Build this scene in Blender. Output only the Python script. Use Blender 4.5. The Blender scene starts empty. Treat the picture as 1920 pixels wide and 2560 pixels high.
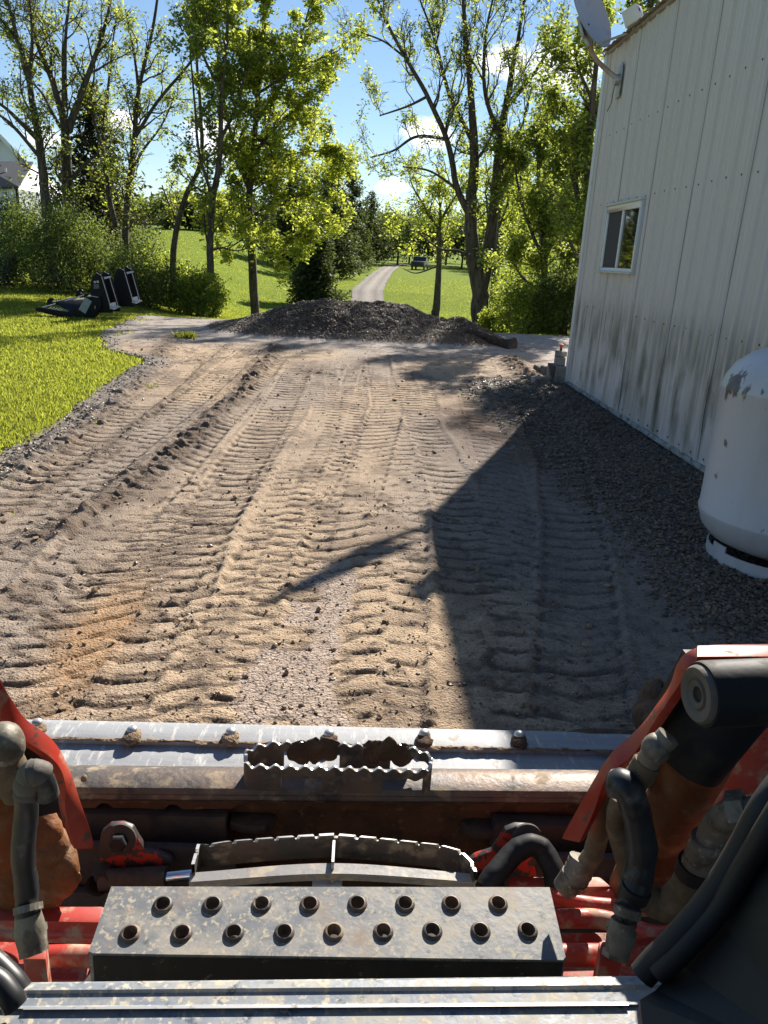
import bpy, bmesh, math, random
import numpy as np
from mathutils import Vector, Matrix
from mathutils.geometry import tessellate_polygon
R = math.radians
sc = bpy.context.scene
COL = sc.collection
rng = np.random.default_rng(7)

# ------------------------------------------------------------------ camera
CH = 1.40                                     # eye height of the operator's phone
FPX = 1900.0                                  # focal length in pixels of a 1920x2560 frame
PITCH, ROLL, YAW = R(18.6), R(3.0), R(2.16)
_f = np.array([math.sin(YAW)*math.cos(PITCH), math.cos(YAW)*math.cos(PITCH), -math.sin(PITCH)])
_r = np.array([math.cos(YAW), -math.sin(YAW), 0.0]); _u = np.cross(_r, _f)
_c, _s = math.cos(ROLL), math.sin(ROLL)
CR, CU, CF = _r*_c+_u*_s, -_r*_s+_u*_c, _f
cd = bpy.data.cameras.new('camera'); cam = bpy.data.objects.new('camera', cd); COL.objects.link(cam)
cd.sensor_fit = 'VERTICAL'; cd.sensor_height = 34.6; cd.lens = FPX/2560*34.6
cd.clip_start = 0.02; cd.clip_end = 3000
cam.matrix_world = Matrix(((CR[0], CU[0], -CF[0], 0), (CR[1], CU[1], -CF[1], 0), (CR[2], CU[2], -CF[2], CH), (0, 0, 0, 1)))
sc.camera = cam

# ------------------------------------------------------------------ light
SUN = np.array([.3111, .7783, .5454])         # towards the sun
sd = bpy.data.lights.new('sun', 'SUN'); sd.energy = 5.0; sd.angle = R(0.53); sd.color = (1, .93, .82)
so = bpy.data.objects.new('sun', sd); COL.objects.link(so)
so.rotation_euler = Vector(SUN).to_track_quat('Z', 'Y').to_euler(); so.location = (10, 30, 30)
sc.view_settings.view_transform = 'Standard'; sc.view_settings.look = 'None'
sc.view_settings.exposure = 1.08; sc.view_settings.gamma = 1
w = bpy.data.worlds.new('World'); sc.world = w; w.use_nodes = True
nt = w.node_tree; bg = nt.nodes['Background']
sky = nt.nodes.new('ShaderNodeTexSky'); sky.sky_type = 'NISHITA'; sky.sun_disc = False
sky.sun_elevation = math.asin(SUN[2]); sky.sun_rotation = math.atan2(SUN[0], SUN[1])
sky.air_density = 1.0; sky.dust_density = 0.0; sky.ozone_density = 3.0
bg.inputs[1].default_value = 0.058

def ray(px, py):                              # world direction through a pixel of the 1920x2560 frame
    d = CF + CR*(px-960)/FPX - CU*(py-1280)/FPX
    return d/np.linalg.norm(d)
def P(px, py, x=None, y=None, z=None):        # the point of a real plane x=, y= or z= seen at that pixel
    d = ray(px, py)
    t = (z-CH)/d[2] if z is not None else (y/d[1] if y is not None else x/d[0])
    return np.array([0, 0, CH]) + d*t
def D(px, py, **k): return P(px*1.15732, py*1.15732, **k)
def Ppl(px, py, p0, n):                       # intersection with a plane
    d = ray(px, py); o = np.array([0, 0, CH]); t = ((p0-o)@n)/(d@n); return o+d*t

# clouds: a few small cumulus low in the sky
geo = nt.nodes.new('ShaderNodeTexCoord'); nz = nt.nodes.new('ShaderNodeTexNoise')
nz.inputs['Scale'].default_value = 14; nz.inputs['Detail'].default_value = 8; nz.inputs['Roughness'].default_value = .6
mpn = nt.nodes.new('ShaderNodeMapping'); mpn.inputs['Scale'].default_value = (1, 1, 2.2)
nt.links.new(geo.outputs['Generated'], mpn.inputs[0]); nt.links.new(mpn.outputs[0], nz.inputs[0])
prev = None
def nd(t, op, a, b=None, tree=None):
    tree = tree or nt
    n = tree.nodes.new(t); n.operation = op
    for i, v in enumerate((a, b)):
        if v is None: continue
        if isinstance(v, (int, float)): n.inputs[i].default_value = v
        elif isinstance(v, (tuple, list)): n.inputs[i].default_value = v
        else: tree.links.new(v, n.inputs[i])
    return n.outputs['Value'] if (t == 'ShaderNodeVectorMath' and op == 'DOT_PRODUCT') else n.outputs[0]
for (cx, cy, rr) in ((1075, 335, 62), (1400, 155, 75), (1260, 150, 60), (128, 345, 38), (540, 345, 75), (975, 462, 32), (870, 880, 10), (300, 300, 40)):
    d0 = ray(cx, cy)
    off = nd('ShaderNodeVectorMath', 'SUBTRACT', geo.outputs['Generated'], tuple(d0))
    sc_ = nd('ShaderNodeVectorMath', 'MULTIPLY', off, (1, 1, 1.7))
    ln = nt.nodes.new('ShaderNodeVectorMath'); ln.operation = 'LENGTH'; nt.links.new(sc_, ln.inputs[0])
    v = nd('ShaderNodeMath', 'SUBTRACT', 1.0, nd('ShaderNodeMath', 'DIVIDE', ln.outputs['Value'], rr*1.3/FPX))
    v = nd('ShaderNodeMath', 'MAXIMUM', v, -1.0)
    prev = v if prev is None else nd('ShaderNodeMath', 'MAXIMUM', prev, v)
cl = nd('ShaderNodeMath', 'ADD', nd('ShaderNodeMath', 'MULTIPLY', prev, .42), nz.outputs[0])
mr = nt.nodes.new('ShaderNodeMapRange'); mr.inputs[1].default_value = .56; mr.inputs[2].default_value = .78
nt.links.new(cl, mr.inputs[0])
mx = nt.nodes.new('ShaderNodeMix'); mx.data_type = 'RGBA'
nt.links.new(mr.outputs[0], mx.inputs[0])
hs = nt.nodes.new('ShaderNodeHueSaturation'); hs.inputs['Saturation'].default_value = 1.0
nt.links.new(sky.outputs[0], hs.inputs['Color']); nt.links.new(hs.outputs[0], mx.inputs[6])
mx.inputs[7].default_value = (13, 13.3, 14, 1)
nt.links.new(mx.outputs[2], bg.inputs[0])

# ------------------------------------------------------------------ helpers: noise
def _hash(ix, iy, s):
    h = (ix.astype(np.int64)*374761393 + iy.astype(np.int64)*668265263 + s*1442695041) & 0xffffffff
    h = ((h ^ (h >> 13))*1274126177) & 0xffffffff
    return ((h ^ (h >> 16)) & 0xffffff)/float(0xffffff)
def vn(x, y, s=0):
    x = np.asarray(x, float); y = np.asarray(y, float)
    ix, iy = np.floor(x), np.floor(y); fx, fy = x-ix, y-iy
    fx = fx*fx*(3-2*fx); fy = fy*fy*(3-2*fy)
    a, b = _hash(ix, iy, s), _hash(ix+1, iy, s); c, d = _hash(ix, iy+1, s), _hash(ix+1, iy+1, s)
    return (a*(1-fx)+b*fx)*(1-fy)+(c*(1-fx)+d*fx)*fy
def fbm(x, y, o=4, s=0):
    t = 0; a = 1; n = 0
    for i in range(o):
        t = t + a*vn(x, y, s+i*17); n += a; a *= .5; x = x*2.03+3.1; y = y*2.03+1.7
    return t/n*2-1
def sst(a, b, x):
    t = np.clip((x-a)/(b-a), 0, 1); return t*t*(3-2*t)

# ------------------------------------------------------------------ helpers: objects
def tag(o, label=None, cat=None, group=None, kind=None):
    if label: o['label'] = label
    if cat: o['category'] = cat
    if group: o['group'] = group
    if kind: o['kind'] = kind
    return o
def thing(name, loc, label, cat, group=None, rz=0):
    o = bpy.data.objects.new(name, None); o.empty_display_size = .1; COL.objects.link(o)
    o.location = loc; o.rotation_euler = (0, 0, rz); return tag(o, label, cat, group)
def npmesh(name, V, F, mats, parent=None, smooth=True, mi=None):
    """V (n,3); F list of int arrays (k,3)/(k,4)"""
    me = bpy.data.meshes.new(name); V = np.asarray(V, np.float32)
    if not isinstance(F, list): F = [F]
    F = [np.asarray(f, np.int32) for f in F if len(f)]
    li = np.concatenate([f.ravel() for f in F]); cnt = np.concatenate([np.full(len(f), f.shape[1], np.int32) for f in F])
    me.vertices.add(len(V)); me.vertices.foreach_set('co', V.ravel())
    me.loops.add(len(li)); me.loops.foreach_set('vertex_index', li)
    me.polygons.add(len(cnt)); st = np.zeros(len(cnt), np.int32); st[1:] = np.cumsum(cnt)[:-1]
    me.polygons.foreach_set('loop_start', st); me.polygons.foreach_set('loop_total', cnt)
    if mi is not None: me.polygons.foreach_set('material_index', np.asarray(mi, np.int32))
    me.update(calc_edges=True)
    me.polygons.foreach_set('use_smooth', np.full(len(cnt), bool(smooth)))
    for m in (mats if isinstance(mats, (list, tuple)) else [mats]): me.materials.append(m)
    o = bpy.data.objects.new(name, me); COL.objects.link(o)
    if parent is not None:
        o.parent = parent
        o.matrix_parent_inverse = parent_inv(parent)
    return o
def parent_inv(p):                            # parts are modelled in world space: cancel their ancestors' transforms
    m = Matrix.Identity(4)
    while p is not None:
        m = p.matrix_parent_inverse @ p.matrix_basis @ m if p.parent is not None else p.matrix_basis @ m
        p = p.parent
    return m.inverted()
class MB:
    """collects shapes; build() links them as one mesh"""
    def __init__(s): s.V = []; s.F3 = []; s.F4 = []; s.n = 0
    def add(s, V, F):
        V = np.asarray(V, float)
        for f in F: (s.F3 if len(f) == 3 else s.F4).append([i+s.n for i in f])
        s.V.append(V); s.n += len(V); return s
    def box(s, lo, hi, M=None):
        (a, b, c), (d, e, f) = lo, hi
        V = np.array([(a,b,c),(d,b,c),(d,e,c),(a,e,c),(a,b,f),(d,b,f),(d,e,f),(a,e,f)], float)
        if M is not None: V = V@M[0].T+M[1]
        return s.add(V, [(0,3,2,1),(4,5,6,7),(0,1,5,4),(1,2,6,5),(2,3,7,6),(3,0,4,7)])
    def quadbox(s, q, th):                    # 4 corner points + thickness vector
        q = np.asarray(q, float); V = np.vstack([q, q+np.asarray(th, float)])
        return s.add(V, [(0,1,2,3),(7,6,5,4),(0,4,5,1),(1,5,6,2),(2,6,7,3),(3,7,4,0)])
    def plate(s, pts, th):                    # polygon outline + thickness vector
        pts = np.asarray(pts, float); n = len(pts); V = np.vstack([pts, pts+np.asarray(th, float)])
        tr = tessellate_polygon([[Vector(p) for p in pts]])
        F = [tuple(t) for t in tr]+[tuple(i+n for i in t[::-1]) for t in tr]
        F += [(i, (i+1) % n, (i+1) % n+n, i+n) for i in range(n)]
        return s.add(V, F)
    def tube(s, pts, r, k=10, caps=True):
        pts = np.asarray(pts, float); n = len(pts); r = np.broadcast_to(np.asarray(r, float), (n,))
        T = np.gradient(pts, axis=0); T /= np.linalg.norm(T, axis=1)[:, None]+1e-12
        up = np.array([0, 0, 1.]) if abs(T[0, 2]) < .9 else np.array([1., 0, 0])
        V = []; N = np.cross(T[0], up); N /= np.linalg.norm(N)
        for i in range(n):
            N = N-T[i]*(N@T[i]); N /= np.linalg.norm(N)+1e-12; B = np.cross(T[i], N)
            for j in range(k):
                a = 2*math.pi*j/k; V.append(pts[i]+r[i]*(math.cos(a)*N+math.sin(a)*B))
        F = [(i*k+j, i*k+(j+1) % k, (i+1)*k+(j+1) % k, (i+1)*k+j) for i in range(n-1) for j in range(k)]
        if caps:
            V += [pts[0], pts[-1]]; a, b = n*k, n*k+1
            F += [(a, (j+1) % k, j) for j in range(k)]+[(b, (n-1)*k+j, (n-1)*k+(j+1) % k) for j in range(k)]
        return s.add(V, F)
    def lathe(s, prof, c, ax=(0, 0, 1), k=32):   # prof: (radius, height)
        ax = np.asarray(ax, float); ax /= np.linalg.norm(ax)
        u = np.cross(ax, (0, 0, 1) if abs(ax[2]) < .9 else (1, 0, 0)); u = u/np.linalg.norm(u); v = np.cross(ax, u); c = np.asarray(c, float)
        V = [c+ax*h+r*(math.cos(2*math.pi*j/k)*u+math.sin(2*math.pi*j/k)*v) for r, h in prof for j in range(k)]
        F = [(i*k+j, i*k+(j+1) % k, (i+1)*k+(j+1) % k, (i+1)*k+j) for i in range(len(prof)-1) for j in range(k)]
        return s.add(V, F)
    def grid(s, G):                           # G (n,m,3)
        n, m = G.shape[:2]
        return s.add(G.reshape(-1, 3), [(i*m+j, i*m+j+1, (i+1)*m+j+1, (i+1)*m+j) for i in range(n-1) for j in range(m-1)])
    def build(s, name, mat, parent=None, smooth=False, bevel=0, mod=None):
        F = []
        if s.F3: F.append(np.array(s.F3))
        if s.F4: F.append(np.array(s.F4))
        o = npmesh(name, np.vstack(s.V), F, mat, parent, smooth)
        if bevel or smooth:
            bm = bmesh.new(); bm.from_mesh(o.data)
            bmesh.ops.remove_doubles(bm, verts=bm.verts, dist=1e-5)
            bmesh.ops.recalc_face_normals(bm, faces=bm.faces)
            if bevel:
                es = [e for e in bm.edges if len(e.link_faces) == 2 and e.calc_face_angle(0) > .6]
                bmesh.ops.bevel(bm, geom=es, offset=bevel, segments=2, affect='EDGES', profile=.6, clamp_overlap=True)
            for e in bm.edges:
                if len(e.link_faces) == 2 and e.calc_face_angle(0) > .75: e.smooth = False
            for f in bm.faces: f.smooth = True
            bm.to_mesh(o.data); bm.free()
        return o
def spl(pts, n=24):                           # smooth polyline (Catmull-Rom)
    p = np.asarray(pts, float); p = np.vstack([2*p[0]-p[1], p, 2*p[-1]-p[-2]]); out = []
    m = len(p)-3
    for t in np.linspace(0, m-1e-6, n):
        i = int(t); u = t-i; a, b, c, d = p[i:i+4]
        out.append(.5*((2*b)+(-a+c)*u+(2*a-5*b+4*c-d)*u*u+(-a+3*b-3*c+d)*u**3))
    return np.array(out)

# ------------------------------------------------------------------ materials
def mat(name, col=(.5, .5, .5), rough=.6, metal=0, var=None, vs=6, bump=0, bs=60, spec=.5, extra=None, dist=.01):
    """var: list of (colour, noise scale, threshold lo, hi, stretch) layers laid over the base colour"""
    m = bpy.data.materials.new(name); m.use_nodes = True; t = m.node_tree; b = t.nodes['Principled BSDF']
    b.inputs['Roughness'].default_value = rough; b.inputs['Metallic'].default_value = metal
    b.inputs['Specular IOR Level'].default_value = spec
    tc = t.nodes.new('ShaderNodeTexCoord'); cur = None
    rgb = t.nodes.new('ShaderNodeRGB'); rgb.outputs[0].default_value = (*col, 1); cur = rgb.outputs[0]
    ro = None
    for i, L in enumerate(var or []):
        c, s_, lo, hi = L[:4]; st = L[4] if len(L) > 4 else (1, 1, 1); rr = L[5] if len(L) > 5 else None
        mp = t.nodes.new('ShaderNodeMapping'); mp.inputs['Scale'].default_value = st; mp.inputs['Location'].default_value = (i*3.7, i*1.3, i*7.1)
        t.links.new(tc.outputs['Object'], mp.inputs[0])
        n = t.nodes.new('ShaderNodeTexNoise'); n.inputs['Scale'].default_value = s_; n.inputs['Detail'].default_value = 7; n.inputs['Roughness'].default_value = .62
        t.links.new(mp.outputs[0], n.inputs[0])
        r = t.nodes.new('ShaderNodeMapRange'); r.inputs[1].default_value = lo; r.inputs[2].default_value = hi; t.links.new(n.outputs[0], r.inputs[0])
        x = t.nodes.new('ShaderNodeMix'); x.data_type = 'RGBA'; t.links.new(r.outputs[0], x.inputs[0]); t.links.new(cur, x.inputs[6]); x.inputs[7].default_value = (*c, 1)
        cur = x.outputs[2]
        if rr is not None:
            y = t.nodes.new('ShaderNodeMix'); y.data_type = 'FLOAT'; t.links.new(r.outputs[0], y.inputs[0])
            if ro is None: y.inputs[2].default_value = rough
            else: t.links.new(ro, y.inputs[2])
            y.inputs[3].default_value = rr; ro = y.outputs[0]
    if ro is not None: t.links.new(ro, b.inputs['Roughness'])
    if extra: cur = extra(t, tc, cur, b)
    t.links.new(cur, b.inputs['Base Color'])
    if bump:
        n = t.nodes.new('ShaderNodeTexNoise'); n.inputs['Scale'].default_value = bs; n.inputs['Detail'].default_value = 5
        t.links.new(tc.outputs['Object'], n.inputs[0])
        bp = t.nodes.new('ShaderNodeBump'); bp.inputs['Strength'].default_value = bump; bp.inputs['Distance'].default_value = dist
        t.links.new(n.outputs[0], bp.inputs['Height']); t.links.new(bp.outputs[0], b.inputs['Normal'])
    return m
def leafmat(name, col, tcol, var=.5):
    m = bpy.data.materials.new(name); m.use_nodes = True; t = m.node_tree; t.nodes.clear()
    out = t.nodes.new('ShaderNodeOutputMaterial'); df = t.nodes.new('ShaderNodeBsdfPrincipled'); tr = t.nodes.new('ShaderNodeBsdfTranslucent')
    df.inputs['Roughness'].default_value = .5; df.inputs['Specular IOR Level'].default_value = .35
    g = t.nodes.new('ShaderNodeNewGeometry'); ad = t.nodes.new('ShaderNodeMixShader'); ad.inputs[0].default_value = .6
    rnd = g.outputs['Random Per Island']
    for n, c in ((df, col), (tr, tcol)):
        x = t.nodes.new('ShaderNodeMix'); x.data_type = 'RGBA'; t.links.new(rnd, x.inputs[0])
        x.inputs[6].default_value = (*[v*(1-var) for v in c], 1); x.inputs[7].default_value = (c[0]*(1+var*1.1), c[1]*(1+var*.8), c[2]*(1+var*.3), 1)
        t.links.new(x.outputs[2], n.inputs[0])
    t.links.new(df.outputs[0], ad.inputs[1]); t.links.new(tr.outputs[0], ad.inputs[2]); t.links.new(ad.outputs[0], out.inputs[0])
    return m
DUST = (.36, .27, .17)
M = {}
M['bark'] = mat('bark', (.075, .058, .046), .9, var=[((.14, .115, .095), 6, .45, .7, (1, 1, .25)), ((.02, .016, .013), 18, .5, .65, (1, 1, .2))], bump=.8, bs=25, dist=.03)
M['bark2'] = mat('pale_bark', (.13, .11, .09), .9, var=[((.05, .042, .035), 8, .45, .62, (1, 1, .2))], bump=.8, bs=22, dist=.03)
M['maple'] = leafmat('maple_leaf', (.17, .23, .045), (.50, .60, .085))
M['ash'] = leafmat('ash_leaf', (.13, .18, .045), (.40, .50, .09))
M['sprout'] = leafmat('young_leaf', (.14, .19, .055), (.42, .50, .11))
M['bush'] = leafmat('bush_leaf', (.075, .11, .035), (.17, .24, .05))
M['bushb'] = leafmat('bright_bush_leaf', (.13, .19, .04), (.40, .50, .07))
M['silver'] = leafmat('silvery_leaf', (.15, .17, .10), (.13, .18, .07))
M['pine'] = leafmat('pine_needle', (.05, .075, .035), (.08, .11, .03))
M['cedar'] = leafmat('cedar_spray', (.028, .036, .015), (.045, .05, .015))
M['far'] = leafmat('far_leaf', (.07, .11, .035), (.18, .25, .05))
M['grass'] = leafmat('grass_blade', (.15, .195, .035), (.34, .40, .06), .55)

# ------------------------------------------------------------------ terrain
def terr(x, y):
    x = np.asarray(x, float); y = np.asarray(y, float)
    c = np.interp(y, [-400, 0, 16, 19, 26, 40, 50, 58, 75, 119, 200, 400, 900], [0, 0, 0, -.3, -1.0, -1.75, -1.8, -1.1, -.85, 0, .8, 3, 10])
    l = np.interp(y, [-400, 0, 25, 32, 40, 80, 120, 400, 900], [0, 0, 0, -.35, -.2, 2.4, 4.5, 9, 14])
    yy = np.clip(y, 0, 200); t = sst(0, 1, (-x-2.6-.03*yy)/(3.5+.12*yy))
    z = c*(1-t)+l*t
    return z + (fbm(x*.15, y*.15, 3, 5)*.10+fbm(x*.7, y*.7, 2, 9)*.02)*sst(14, 24, y)
# lawn outline against the dirt yard (x of the edge for each y)
LE = np.array([(-1.75, -3), (-2.0, 2.5), (-2.3, 4.2), (-2.39, 4.96), (-2.44, 5.87), (-2.49, 7.05), (-2.6, 8.4), (-2.68, 9.2), (-2.75, 9.8), (-3.5, 10.6), (-4.1, 12.0), (-4.35, 14), (-4.7, 16), (-4.6, 17.2), (-3.4, 18.0), (-2.2, 18.3)])
def lawn_x(y): return np.interp(y, LE[:, 1], LE[:, 0])
def tgrid(xs, ys, f):
    X, Y = np.meshgrid(xs, ys); Z = f(X, Y); n, m = X.shape
    V = np.stack([X, Y, Z], -1).reshape(-1, 3); i = np.arange((n-1)*(m)).reshape(n-1, m)[:, :-1].ravel()
    return V, np.stack([i, i+1, i+m+1, i+m], 1)
def gaxis(a, b, lo, hi, n0, g=1.12):
    mid = list(np.linspace(a, b, n0)); st = mid[1]-mid[0]; L = []; x = a; s = st
    while x > lo: s *= g; x -= s; L.append(x)
    H = []; x = b; s = st
    while x < hi: s *= g; x += s; H.append(x)
    return np.array(L[::-1]+mid+H)
def grass_extra(t, tc, cur, b):
    geo = t.nodes.new('ShaderNodeNewGeometry')
    res = cur
    for s_, c, lo, hi in ((.35, (.21, .25, .03), .4, .75), (3.0, (.12, .19, .018), .45, .75), (40, (.22, .28, .03), .5, .8), (30, (.06, .11, .012), .52, .72)):
        n = t.nodes.new('ShaderNodeTexNoise'); n.inputs['Scale'].default_value = s_; n.inputs['Detail'].default_value = 6
        t.links.new(geo.outputs['Position'], n.inputs[0])
        r = t.nodes.new('ShaderNodeMapRange'); r.inputs[1].default_value = lo; r.inputs[2].default_value = hi; t.links.new(n.outputs[0], r.inputs[0])
        x = t.nodes.new('ShaderNodeMix'); x.data_type = 'RGBA'; t.links.new(r.outputs[0], x.inputs[0]); t.links.new(res, x.inputs[6]); x.inputs[7].default_value = (*c, 1); res = x.outputs[2]
    return res
M['lawn'] = mat('lawn_ground', (.175, .235, .03), 1., extra=grass_extra, bump=1, bs=18, dist=.06, spec=.05)
V, F = tgrid(gaxis(-14, 10, -500, 500, 90), gaxis(-6, 70, -120, 900, 260, 1.1), terr)
inpad = (V[:, 1] > -2) & (V[:, 1] < 17.0) & (V[:, 0] > lawn_x(V[:, 1])+.25) & (V[:, 0] < 8)
V[inpad, 2] -= .18
tag(npmesh('ground', V, F, M['lawn']), kind='structure')

# gravel lane running away beyond the pile
def lane_x(y): return np.interp(y, [14, 50, 58, 75, 95, 119, 150], [.3, .15, .15, .9, 2.0, 3.7, 8])
V = []
ys = np.linspace(20, 150, 160); us = np.linspace(-1, 1, 9)
G = np.zeros((len(ys), 9, 3))
for i, y in enumerate(ys):
    x = lane_x(y)+us*(1.12+.08*fbm(us*2, us*0+y*.4, 2, 3)); G[i, :, 0] = x; G[i, :, 1] = y; G[i, :, 2] = terr(x, y)+.05+.02*(1-us*us)
def lane_extra(t, tc, cur, b):
    a = t.nodes.new('ShaderNodeAttribute'); a.attribute_name = 'rut'; x = t.nodes.new('ShaderNodeMix'); x.data_type = 'RGBA'; x.blend_type = 'MULTIPLY'; x.inputs[0].default_value = 1
    t.links.new(cur, x.inputs[6]); t.links.new(a.outputs['Color'], x.inputs[7]); return x.outputs[2]
M['lane'] = mat('lane_gravel', (.20, .17, .14), .95, extra=lane_extra, var=[((.18, .155, .13), 3, .45, .6, (2, .3, 1)), ((.30, .26, .22), 30, .5, .7)], bump=.8, bs=30, dist=.03)
lane = MB().grid(G).build('gravel_lane', M['lane'], smooth=False); tag(lane, kind='structure')
a = lane.data.attributes.new('rut', 'FLOAT_COLOR', 'POINT'); A = np.ones((len(ys)*9, 4), np.float32); ru = np.tile(1-.42*np.exp(-((np.abs(us)-.5)/.2)**2)+.25*np.exp(-(us/.16)**2)-.25*(np.abs(us) > .9), len(ys)); A[:, 0] = A[:, 1] = A[:, 2] = ru; a.data.foreach_set('color', A.ravel())

# ---- the yard: compacted dirt with tyre tread prints, modelled as a fine height field
ys = [1.15]
while ys[-1] < 17.6: ys.append(ys[-1]+.0070+.0016*max(0, ys[-1]-2.0)**1.05)
ys = np.array(ys); ys = np.concatenate([np.linspace(-3, 1.1, 30), ys]); xs = np.concatenate([np.linspace(-6.2, -2.9, 130), np.arange(-2.88, 3.0, .0115), np.linspace(3.02, 8, 90)])
X, Y = np.meshgrid(xs, ys)
def path(pts):                                # display pixels of the photo -> x(y) on the ground
    g = np.array([D(a, b, z=0) for a, b in pts]); g = g[np.argsort(g[:, 1])]
    return lambda y: np.interp(y, g[:, 1], g[:, 0]), g[0, 1], g[-1, 1]
H = .014*fbm(X*.9, Y*.9, 3, 1)+.006*fbm(X*5, Y*5, 3, 2)+.0045*fbm(X*19, Y*19, 4, 3)+.0045*np.clip(fbm(X*45, Y*45, 3, 4), -.1, 1)
far0 = sst(9.5, 12, Y); tread = np.zeros_like(H); loose = np.zeros_like(H)
tracks = [([(690, 780), (640, 880), (540, 1000), (440, 1150), (370, 1330), (320, 1560)], .15, 0.130, .9),
          ([(560, 745), (420, 860), (250, 985), (80, 1130), (0, 1200)], .17, 0.134, 1),
          ([(470, 745), (330, 860), (140, 1005), (0, 1100)], .15, 0.134, .9),
          ([(600, 770), (520, 860), (350, 1040), (160, 1230), (0, 1420)], .17, 0.142, 1),
          ([(640, 800), (590, 900), (480, 1080), (330, 1290), (200, 1560)], .16, 0.142, 1),
          ([(780, 790), (740, 940), (680, 1100), (600, 1300), (520, 1560)], .17, 0.121, 1),
          ([(815, 770), (835, 880), (800, 1000), (745, 1130), (700, 1260), (670, 1560)], .16, 0.142, 1),
          ([(900, 780), (910, 900), (870, 1100), (840, 1300), (800, 1560)], .16, 0.142, .8),
          ([(862, 800), (885, 880), (935, 960), (975, 1050), (1010, 1250), (1030, 1560)], .15, 0.134, 1.1),
          ([(1000, 790), (1040, 900), (1080, 1050), (1120, 1300), (1160, 1560)], .16, 0.142, .7),
          ([(1090, 770), (1120, 850), (1170, 930), (1215, 1010), (1240, 1130), (1250, 1300), (1270, 1560)], .17, 0.142, 1.2),
          ([(700, 790), (700, 900), (640, 1050), (560, 1250), (420, 1560)], .14, 0.126, .7),
          ([(400, 1100), (300, 1200), (130, 1400), (20, 1560)], .18, 0.133, 1.1)]
for k, (pts, hw, sp, am) in enumerate(tracks):
    f, y0, y1 = path(pts); xc = f(Y)+.03*fbm(Y*.6, Y*0, 2, 40+k)
    u = (X-xc)/hw; endm = sst(y0-.3, y0+.1, Y)*(1-sst(y1-.6, y1+.2, Y))
    m = (1-sst(.8, 1.08, np.abs(u)+.12*fbm(X*9, Y*9, 2, 60+k)))*endm
    sgn = 1 if k % 2 else -1
    wob = .14*fbm(X*1.7, Y*1.7, 2, 80+k)
    ph = (Y+sgn*.25*np.abs(u)*hw+.5*hw*(sgn*u if k % 3 == 0 else 0))/sp+wob+.05*fbm(X*9, Y*9, 2, 90+k)+(.5*(u > 0) if k % 2 else 0)
    fr = ph-np.floor(ph); cell = np.floor(ph)
    amp = np.clip(.35+1.2*vn(cell*1.7, np.floor(u*1.3+.5)+k*3, 100+k), 0, 1.3)*sst(.35, .5, vn(X*2.2+k, Y*1.1, 120+k)+.16)*(.55+.9*vn(X*11, Y*7, 130+k))
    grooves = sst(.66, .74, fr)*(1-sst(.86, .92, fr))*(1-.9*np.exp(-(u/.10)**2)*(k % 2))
    lug = -.027*am*amp*grooves*(1+.10*np.clip(Y-3, 0, 6))*np.clip(1.15-np.abs(u)**3, 0, 1)
    ridge = .006*am*sst(.0, .2, fr)*(1-sst(.2, .35, fr))*amp
    tr = -.008*am+lug+ridge
    H = H*(1-m*.8)+tr*m
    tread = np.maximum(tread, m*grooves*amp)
    berm = np.exp(-((np.abs(u)-1.12)/.16)**2)*endm
    H += berm*(.007+.012*np.clip(fbm(X*14, Y*14, 3, 140+k), 0, 1))*am
    # row of small tread knobs along one shoulder
    ks = (1-sst(.0, .14, np.abs(np.abs(u)-.92)))*endm*(sst(.42, .5, vn(Y*.6, Y*0+k, 150+k)))
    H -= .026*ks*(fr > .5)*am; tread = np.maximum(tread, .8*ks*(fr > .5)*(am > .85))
# overall cross chatter from tyres everywhere
ph = Y/.125+.35*fbm(X*1.5, Y*1.2, 3, 33)+.5*(np.floor(X/.19) % 2); fr = ph-np.floor(ph)
H -= .022*sst(.66, .73, fr)*(1-sst(.84, .89, fr))*sst(.5, .6, vn(X*5.2, Y*2.6, 35))*vn(X*16, Y*8, 36)*(1-far0)
# clods
clod = np.clip(fbm(X*16, Y*16, 3, 37)-.30, 0, 1)
cm = sst(.42, .68, vn(X*1.3, Y*.9, 38))
H += .028*clod*cm
def windrow(pts, w, h, seed, col=1.):
    global H, loose
    f, y0, y1 = path(pts); u = (X-f(Y)-.03*fbm(Y*1.5, Y*0, 2, seed))/w
    m = np.exp(-u*u)*sst(y0-.2, y0+.3, Y)*(1-sst(y1-.5, y1+.3, Y))
    H = H+m*(h*(.5+.5*fbm(X*2, Y*2, 2, seed+1))+h*1.6*np.clip(fbm(X*13, Y*13, 4, seed+2)+.05, 0, 1))
    loose = np.maximum(loose, m*col)
windrow([(600, 745), (520, 850), (400, 960), (270, 1060), (130, 1150), (0, 1190)], .13, .040, 200)
windrow([(500, 740), (400, 840), (300, 920), (200, 990), (60, 1080), (0, 1110)], .08, .014, 210, .6)
windrow([(380, 720), (330, 790), (230, 890), (120, 970), (0, 1050)], .16, .03, 220, .85)
windrow([(1095, 770), (1130, 805), (1180, 850), (1230, 900), (1300, 960)], .16, .06, 230, 1)
windrow([(640, 800), (740, 815), (800, 800)], .25, .02, 240, .7)
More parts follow.
